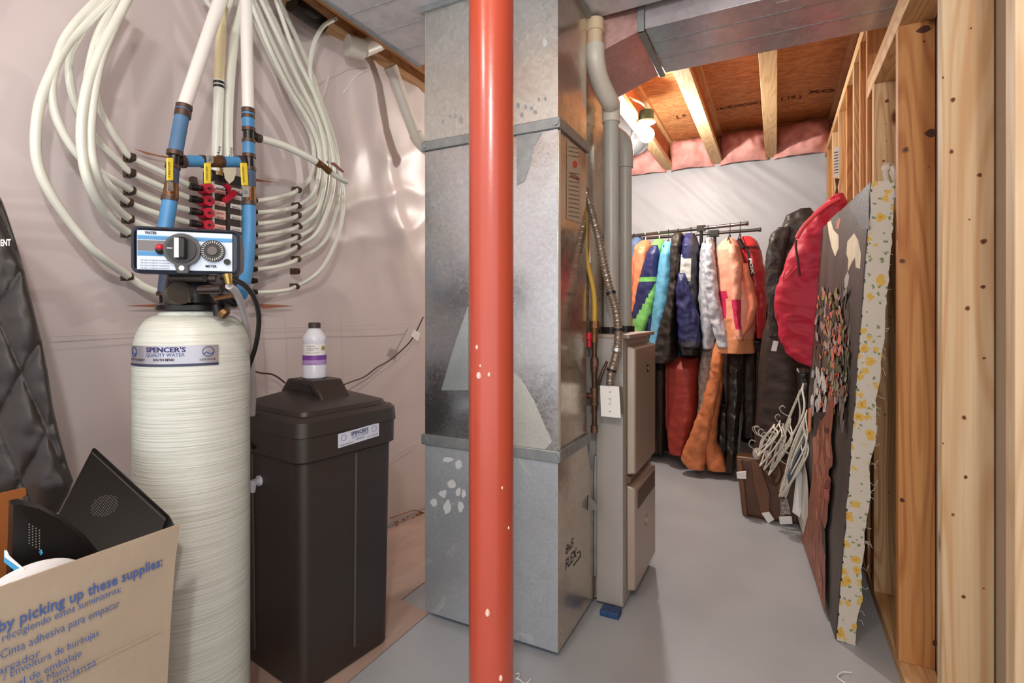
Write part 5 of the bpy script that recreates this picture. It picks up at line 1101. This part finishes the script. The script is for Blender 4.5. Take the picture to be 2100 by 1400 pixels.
garment('leather_panel', [(752, 1630, 1664), (800, 1634, 1664), (860, 1634, 1660)], 3.50, .05, [LEATH], t, seed=36, nf=4)
q = [P(1586, 698, Y=3.46), P(1597, 700, Y=3.46), P(1592, 720, Y=3.46), P(1581, 719, Y=3.46)]
m = MB(); m.poly(q, (0, -1, 0), .002); m.build('white_tag', WHITE, t, smooth=0)
t = thing('red_garment_bag', (.15, 3.3, .9), 'crimson garment bag hanging from the stud wall', 'garment bag')
CRIM = pm('crimson_nylon', (188, 26, 56), .6, bump=.3, bs=25, var=.06, vs_=5)
garment('bag_body', [(402, 1708, 1730), (416, 1690, 1735), (434, 1668, 1738), (460, 1646, 1740), (490, 1632, 1740), (530, 1614, 1740), (570, 1600, 1738), (598, 1590, 1738), (650, 1592, 1736), (690, 1598, 1732), (725, 1615, 1724), (742, 1636, 1712), (752, 1662, 1694)],
        3.22, .09, [CRIM], t, seed=37, nf=3, wr=.016, creas=9, step=2.2, seg_=64, taper=False)
m = MB(); m.tube(crom([P(1633, 492, Y=3.125), P(1632, 505, Y=3.12), P(1636, 535, Y=3.11), P(1640, 565, Y=3.11)], 5), .006, 8); m.build('zip', pm('zip_brown', (72, 34, 36), .5), t)
m = MB(); m.tube(crom([P(1634, 488, Y=3.12), P(1652, 460, Y=3.12), P(1690, 425, Y=3.12), P(1722, 406, Y=3.12)], 6), .011, 10); m.build('shoulder_piping', pm('crimson_light', (226, 70, 84), .45), t)
m = MB(); m.tube(crom([P(1618, 545, Y=3.12), P(1608, 562, Y=3.115), P(1605, 576, Y=3.11)], 5), .004, 6); m.tube(crom([P(1636, 545, Y=3.115), P(1618, 565, Y=3.11), P(1606, 577, Y=3.11)], 5), .004, 6); m.build('fold_piping', pm('crimson_light', (226, 70, 84)), t)
m = MB(); m.poly([P(1712, 366, Y=3.24), P(1722, 366, Y=3.24), P(1718, 384, Y=3.24), P(1721, 404, Y=3.24), P(1711, 404, Y=3.24), P(1715, 384, Y=3.24)], (0, 1, 0), .003); m.build('hanging_loop', pm('loop_brown', (64, 40, 32), .6), t)

# ================================================================== HANGER PILE, BROWN BAG, LOOSE SHEETS
HP = glassy('clear_plastic', (226, 224, 216), .35, .12); HPW = pm('milky_plastic', (226, 222, 208), .3); 
ends = [((1648, 786), (1600, 930)), ((1640, 800), (1590, 952)), ((1622, 858), (1578, 968)), ((1618, 872), (1582, 955)), ((1600, 862), (1560, 950)), ((1607, 868), (1568, 958)),
        ((1588, 870), (1556, 930)), ((1580, 880), (1556, 920)), ((1655, 840), (1602, 1000)), ((1650, 860), (1606, 1010)), ((1652, 880), (1612, 1000)), ((1645, 905), (1600, 1012))]
words = ['topmost', 'second from the top', 'third from the top', 'fourth from the top', 'left of the middle', 'in the middle', 'with twisted neck', 'nearest the coats', 'against the painting', 'lying second against the painting', 'lower one against the painting', 'lowest in the heap']
for i, ((ax, ay), (bx_, by_)) in enumerate(ends):
    Yh = 3.14-.012*i; a = P(ax, ay, Y=Yh+.04); b = P(bx_, by_, Y=Yh-.04); d = (b-a); s = V((0, -1, .15)).normalized()*.05+V((.02, 0, 0))
    mid_ = (a+b)/2+s+V((.03, 0, .03)); r = .0035 if i % 3 else .005
    m = MB(); m.tube(crom([a, a+d*.1+V((.006, -.01, 0)), mid_, b+V((.005, -.01, 0)), b, b-d*.08, (a+b)/2-V((.012, 0, .0)), a+d*.08, a], 5), r, 8)
    hkc = (a+b)/2+V((-.014, 0, .01)); m.tube(crom([hkc, hkc+V((-.03, 0, .015)), hkc+V((-.045, 0, .04)), hkc+V((-.03, 0, .055)), hkc+V((-.02, 0, .045))], 4), .002, 6)
    m.build('plastic_hanger', HP if i % 2 else HPW, label='clear plastic hanger in the floor heap, %s' % words[i], cat='hanger', group='loose hangers heaped on the floor')
t = thing('brown_leather_bag', P(1570, 1060, Z=0), 'brown leather bag slumped on the floor under the loose hangers', 'bag')
BLE = pm('brown_leather', (84, 52, 32), .4, bump=.4, bs=30, var=.25, vs_=9)
bf = [(1509, 935), (1545, 938), (1590, 945), (1640, 985), (1642, 1075), (1600, 1070), (1560, 1064), (1522, 1056)]
a0_ = P(1520, 1056, Z=.002); b0_ = P(1640, 1077, Z=.002)
nb = (b0_-a0_).cross(V((0, 0, 1))).normalized(); nb = nb if nb.y > 0 else -nb
def onbag(px, py): return PL(px, py, a0_, nb)
fr = [onbag(a, b) for a, b in bf]; 
cen = sum(fr, V())/len(fr)
m = MB(); bk = [p+nb*.10 for p in fr]; m.rings([[cen*.08+p*.92-nb*.010 for p in fr], fr, bk]); m.build('bag_body', BLE, t, bev=.01)
for pts in ([(1540, 938), (1556, 940), (1580, 1010), (1578, 1060), (1562, 1058), (1545, 985)], [(1512, 940), (1522, 940), (1534, 1055), (1526, 1054)], [(1590, 950), (1602, 955), (1612, 1062), (1600, 1060)]):
    m = MB(); m.poly([onbag(a, b)-nb*.012 for a, b in pts], -nb, .012); m.build('strap', pm('brown_leather_light', (112, 70, 42), .4, bump=.4, bs=30, var=.2), t, bev=.004)
m = MB(); m.tube(crom([onbag(1555, 935)-nb*.02, onbag(1575, 965)-nb*.05, onbag(1590, 985)-nb*.045, onbag(1600, 965)-nb*.03, onbag(1590, 940)-nb*.02], 6), .014, 10); m.build('handle', BLE, t)
for i, pts in enumerate([[(1512, 964), (1532, 962), (1532, 978), (1513, 977)], [(1563, 1047), (1578, 1044), (1589, 1060), (1576, 1068)], [(1598, 1054), (1624, 1053), (1626, 1069), (1600, 1070)]]):
    m = MB(); m.poly([onbag(a, b)-nb*.03 for a, b in pts], -nb, .012); m.build('white_block_tag', WHITE, t, bev=.002)
m = MB(); m.poly([onbag(a, b)-nb*.026 for a, b in [(1602, 1020), (1615, 1016), (1622, 1050), (1600, 1051)]], -nb, .006); m.build('clear_pouch', pm('pouch_grey', (170, 164, 156), .2, .2, rgb2=(90, 80, 72), vs_=50), t)
def sheet(pts, label, mat, Y, d=.004):
    m = MB(); q = [P(a, b, Y=Y+e) for a, b, e in pts]; n = (q[1]-q[0]).cross(q[2]-q[0]).normalized(); m.poly(q, n, d); m.build('plastic_sheet', mat, label=label, cat='packaging')
sheet([(1650, 870, .1), (1655, 905, .1), (1612, 1022, 0), (1600, 1005, 0), (1604, 985, 0)], 'pale plastic packaging sheet leaning by the painting, upper one', pm('pack_pale', (212, 208, 192), .3, coat=.4, rgb2=(176, 176, 170), vs_=20), 3.0)
sheet([(1650, 905, .1), (1643, 930, .1), (1618, 995, 0), (1616, 975, 0)], 'narrow strip of blue grey film on the pale packaging', pm('pack_blue', (92, 108, 130), .25), 2.97)
sheet([(1637, 950, .08), (1655, 1000, .08), (1640, 1060, 0), (1626, 1050, 0)], 'white card corner standing beside the painting bottom', WHITE, 2.98)
m = MB(); m.sphere(P(1552, 930, Y=3.08), .022, 8, 1.5); m.sphere(P(1575, 932, Y=3.06), .018, 8, 1.3); m.tube(crom([P(1545, 920, Y=3.08), P(1536, 912, Y=3.08), P(1540, 902, Y=3.08), P(1550, 905, Y=3.08)], 5), .0025, 6); m.build('plastic_wrap', pm('crumpled_film', (196, 186, 180), .12, .3, bump=1, bs=40), label='crumpled clear film bundle on top of the brown bag', cat='packaging')
# small shoes under rack
# ================================================================== PAINTING
A_ = V((.182, 2.094, .004)); B_ = V((.109, 3.16, .004)); TR_ = P(1786, 372, Y=2.094); TL_ = P(1695.5, 453, Y=3.14)
eu = (B_-A_).normalized(); ev = (TR_-A_).normalized(); pn_ = ev.cross(eu).normalized()
if pn_.x > 0: pn_ = -pn_
Wp = (B_-A_).length; Hp = (TR_-A_).length
ev = (ev-eu*ev.dot(eu)).normalized()
t = thing('leaning_painting', A_, 'tall dark portrait canvas with floral wrapped edge leaning on the studs', 'painting')
th = .058
m = MB(); m.hexa([A_, A_+eu*Wp, A_+eu*Wp+ev*Hp, A_+ev*Hp], [p-pn_*.020 for p in (A_, A_+eu*Wp, A_+eu*Wp+ev*Hp, A_+ev*Hp)])
cv = m.build('painted_canvas', pm('canvas_dark', (74, 68, 62), .5, var=.35, vs_=7, st=(1, 1, .35), bump=.35, bs=60), t)
m = MB()
for u0, u1, v0, v1 in ((.0, 1, 0, .05), (0, 1, .95, 1), (0, .04, .05, .95), (.96, 1, .05, .95)):
    q = [A_+eu*Wp*u0+ev*Hp*v0, A_+eu*Wp*u1+ev*Hp*v0, A_+eu*Wp*u1+ev*Hp*v1, A_+eu*Wp*u0+ev*Hp*v1]; m.hexa([p-pn_*.0205 for p in q], [p-pn_*(th-.002) for p in q])
m.build('stretcher_frame', STUDR, t)
# floral fabric wrapped round the near edge, ragged at the back
FLO = floral(); m = MB(); n = 120; vs_ = []; fs = []
for i in range(n+1):
    v = i/n*Hp; z = v
    f0 = .004+.004*noise.noise(V((v*14, 0, 1))); f1 = th+.012+.010*noise.noise(V((v*9, 0, 4)))+.004*noise.noise(V((v*40, 0, 7)))-.012*max(0, 1-v/Hp*1.3)
    for s in (0, 1):
        for e in (0, 1, 2):
            w_ = f0+(f1-f0)*e/2; vs_.append(A_+ev*v-pn_*w_-eu*(.003+.002*s+.002*noise.noise(V((v*7, e, 2)))*(e > 0)+(.004*e/2)))
for i in range(n):
    b0 = i*6; b1 = b0+6
    for s in (0, 3):
        for e in (0, 1): fs.append((b0+s+e, b0+s+e+1, b1+s+e+1, b1+s+e))
    fs.append((b0, b0+3, b1+3, b1)); fs.append((b0+2, b0+5, b1+5, b1+2))
m.add(vs_, fs); m.build('floral_fabric', FLO, t, smooth=60)
tp = A_+ev*Hp
m = MB(); m.tube(crom([tp-pn_*.045+V((0, 0, .0)), tp-pn_*.03+V((.01, -.01, .035)), tp-pn_*.05+V((.0, .0, .05)), tp-pn_*.065+V((0, 0, .03)), tp-pn_*.075+V((0, 0, -.01)), tp-pn_*.07+V((0, -.01, -.06))], 6), [.008]*6+[.012]*25, 8); m.build('fabric_knot', FLO, t)
THR = pm('thread_white', (222, 216, 204), .8)
for i in range(36):
    v = random.uniform(.05, .97)*Hp; p = A_+ev*v-pn_*(th+.004)-eu*.008; L_ = random.uniform(.008, .022)
    m = MB(); m.tube([p, p-pn_*L_*.6+V((0, -.004, random.uniform(-1, 1)*L_*.6)), p-pn_*L_+V((0, -.003, random.uniform(-1, 1)*L_))], .0006, 4); m.build('loose_thread', THR, t)
for i in range(26):
    v = (i+.5)/26*Hp; p = A_+ev*v-eu*.004-pn_*.004; m = MB(); m.box(p-V((.002, .0012, .0045)), p+V((.002, .0012, .0045))); m.build('staple', BLACKM, t)
lay = [0]
def paint(pts, rgb, name='brush_stroke', rgb2=None):
    lay[0] += 1; off = .0004+.00002*lay[0]
    q = [PL(a, b, A_, pn_)+pn_*off for a, b in pts]; m = MB(); m.add(q, [tuple(range(len(q)))])
    key = 'oil_%d_%d_%d' % rgb; mt = pm(key, rgb, .5, rgb2=rgb2, var=.12, vs_=25, st=(1, 1, .25), bump=.5, bs=120)
    return m.build(name, mt, cv, smooth=0)
def blob(px, py, rx, ry, rgb, ang=0, n=7):
    pts = []
    for k in range(n):
        a = 2*math.pi*k/n; x = rx*math.cos(a)*random.uniform(.7, 1.2); y = ry*math.sin(a)*random.uniform(.7, 1.2); pts.append((px+x*math.cos(ang)-y*math.sin(ang), py+x*math.sin(ang)+y*math.cos(ang)))
    paint(pts, rgb)
paint([(1740, 425), (1782, 378), (1782, 470), (1766, 470), (1752, 440)], (92, 94, 98))
paint([(1700, 452), (1722, 432), (1721, 470), (1712, 470)], (84, 92, 82))
paint([(1697, 456), (1704, 452), (1709, 470), (1714, 476), (1720, 482), (1720, 508), (1713, 526), (1706, 508), (1700, 480)], (222, 216, 192))
paint([(1721, 446), (1724, 450), (1720, 468), (1715, 469), (1716, 456)], (196, 118, 88))
paint([(1752, 478), (1760, 492), (1766, 520), (1764, 551), (1755, 548), (1754, 528), (1748, 536), (1739, 557), (1740, 532), (1736, 520), (1738, 495)], (224, 216, 188))
paint([(1738, 556), (1742, 566), (1738, 592), (1732, 590), (1732, 572)], (176, 178, 172))
for i in range(150):
    v = random.random(); py = 600+v*260; l_ = 1692-(py-455)*.085; blob(random.uniform(l_+3, 1748-(py-600)*.05), py, random.uniform(1.2, 2.2), random.uniform(14, 26), random.choice([(92, 84, 74), (60, 56, 50), (106, 98, 84), (84, 88, 66), (70, 60, 52)]), random.uniform(-.12, .2), 8)
for i in range(420):
    v = random.random(); cx = 1706+18*math.sin(v*2)-v*14+random.gauss(0, 14); py = 600+v*240+random.uniform(-8, 8)
    lim_l = 1690-(py-455)*.085+4; cx = max(lim_l, min(1752-(py-600)*.06, cx))
    rgb = random.choice([(60, 54, 48), (82, 74, 66), (190, 120, 98), (214, 118, 92), (206, 102, 80), (196, 134, 110), (150, 150, 146), (172, 164, 168), (96, 104, 70), (84, 92, 62), (150, 146, 92), (148, 130, 140), (64, 56, 48)])
    blob(cx, py, random.uniform(1.5, 3.5), random.uniform(5, 12), rgb, random.uniform(-.3, .3), 6)
for i in range(46):
    blob(random.uniform(1668, 1700), random.uniform(760, 850), random.uniform(1.5, 3), random.uniform(8, 16), random.choice([(196, 196, 198), (170, 172, 176), (150, 150, 156), (206, 204, 200)]), random.uniform(-.15, .2), 6)
for i in range(9): blob(random.uniform(1724, 1738), random.uniform(800, 880), 2.5, 14, (120, 106, 108), .1, 6)
paint([(1716, 808), (1717, 850), (1714, 880), (1712, 892), (1713, 910), (1716, 940), (1715, 956), (1708, 964), (1707, 974), (1712, 984), (1711, 1000), (1709, 1012), (1710, 1022), (1706, 1036), (1705, 1066), (1700, 1086), (1693, 1078), (1700, 1100), (1701, 1180), (1700, 1262), (1680, 1195), (1650, 1108), (1652, 1060), (1664, 1036), (1672, 980), (1675, 900), (1688, 868), (1700, 850), (1706, 826)], (150, 92, 72), 'face_profile', (124, 72, 56))
paint([(1701, 900), (1708, 908), (1711, 940), (1703, 936), (1700, 918)], (176, 112, 90))
paint([(1684, 950), (1696, 930), (1703, 1000), (1694, 1050), (1684, 1010)], (166, 102, 80))
paint([(1698, 876), (1708, 880), (1706, 890), (1698, 886)], (96, 54, 42)); paint([(1699, 879), (1707, 883), (1704, 886)], (50, 30, 26))
paint([(1701, 986), (1710, 984), (1711, 996), (1706, 1003), (1698, 1001)], (120, 52, 50)); paint([(1698, 1003), (1708, 1004), (1710, 1018), (1705, 1030), (1699, 1020)], (162, 82, 74))
paint([(1673, 900), (1680, 892), (1682, 950), (1676, 952)], (174, 108, 84)); paint([(1664, 838), (1671, 834), (1669, 880), (1663, 892)], (196, 120, 92))
paint([(1690, 1060), (1700, 1092), (1702, 1150), (1693, 1110)], (58, 46, 34)); paint([(1676, 845), (1702, 846), (1688, 866), (1680, 896), (1674, 896)], (44, 36, 32))
FACE = [(1716, 940), (1712, 1000), (1702, 1070), (1700, 1180), (1699, 1250)]
for i in range(60):
    py = random.uniform(880, 1225); l_ = 1676 if py < 1040 else (1655+(py-1100)*.28 if py > 1100 else 1660); r_ = 1704 if py < 1040 else 1697
    blob(random.uniform(l_+5, r_-3), py, random.uniform(1.2, 2.6), random.uniform(9, 22), random.choice([(160, 100, 78), (138, 82, 64), (172, 112, 88), (124, 70, 54), (150, 92, 70)]), random.uniform(-.15, .05), 8)
paint([(1698, 876), (1708, 880), (1706, 890), (1698, 886)], (96, 54, 42)); paint([(1699, 880), (1707, 884), (1704, 887)], (50, 30, 26))
paint([(1701, 986), (1710, 984), (1711, 996), (1706, 1003), (1698, 1001)], (120, 52, 50)); paint([(1698, 1004), (1708, 1004), (1710, 1018), (1705, 1030), (1699, 1020)], (168, 86, 78))
paint([(1652, 950), (1657, 948), (1662, 975), (1665, 1010), (1664, 1060), (1654, 1098), (1648, 1080), (1642, 1060), (1644, 1000)], (188, 186, 178)); paint([(1653, 960), (1657, 980), (1656, 1070), (1650, 1060)], (214, 212, 204))

# ================================================================== small things
m = MB(); m.tube(crom([P(a, b, Z=.004) for a, b in ((1746, 1379), (1728, 1378), (1718, 1386), (1724, 1394), (1736, 1402))], 5), .0022, 6); m.build('string_scrap', WHITE, label='curl of white string on the floor at bottom right', cat='string')
m = MB(); m.tube(crom([P(a, b, Z=.004) for a, b in ((1058, 1382), (1064, 1380), (1064, 1388), (1058, 1391), (1066, 1393), (1074, 1401), (1082, 1399), (1088, 1392))], 5), .002, 6); m.build('paint_scribble', WHITE, label='white squiggle on the floor right of the red post', cat='string')
m = MB(); m.sphere((0, 0, 0), .01, 3); 
for s_ in ((655, 215, 673, 160, 672, 158), (704, 190, 730, 155, 756, 140)):
    m = MB(); m.tube(crom([P(s_[0], s_[1], X=-1.72), P(s_[2], s_[3], X=-1.72), P(s_[4], s_[5], X=-1.715)], 5), .0012, 5); m.build('string_scrap', WHITE, label='thin white thread on the sheeting, %s one' % ('left' if s_[0] < 700 else 'right'), cat='string')
print('objects', len(bpy.data.objects))
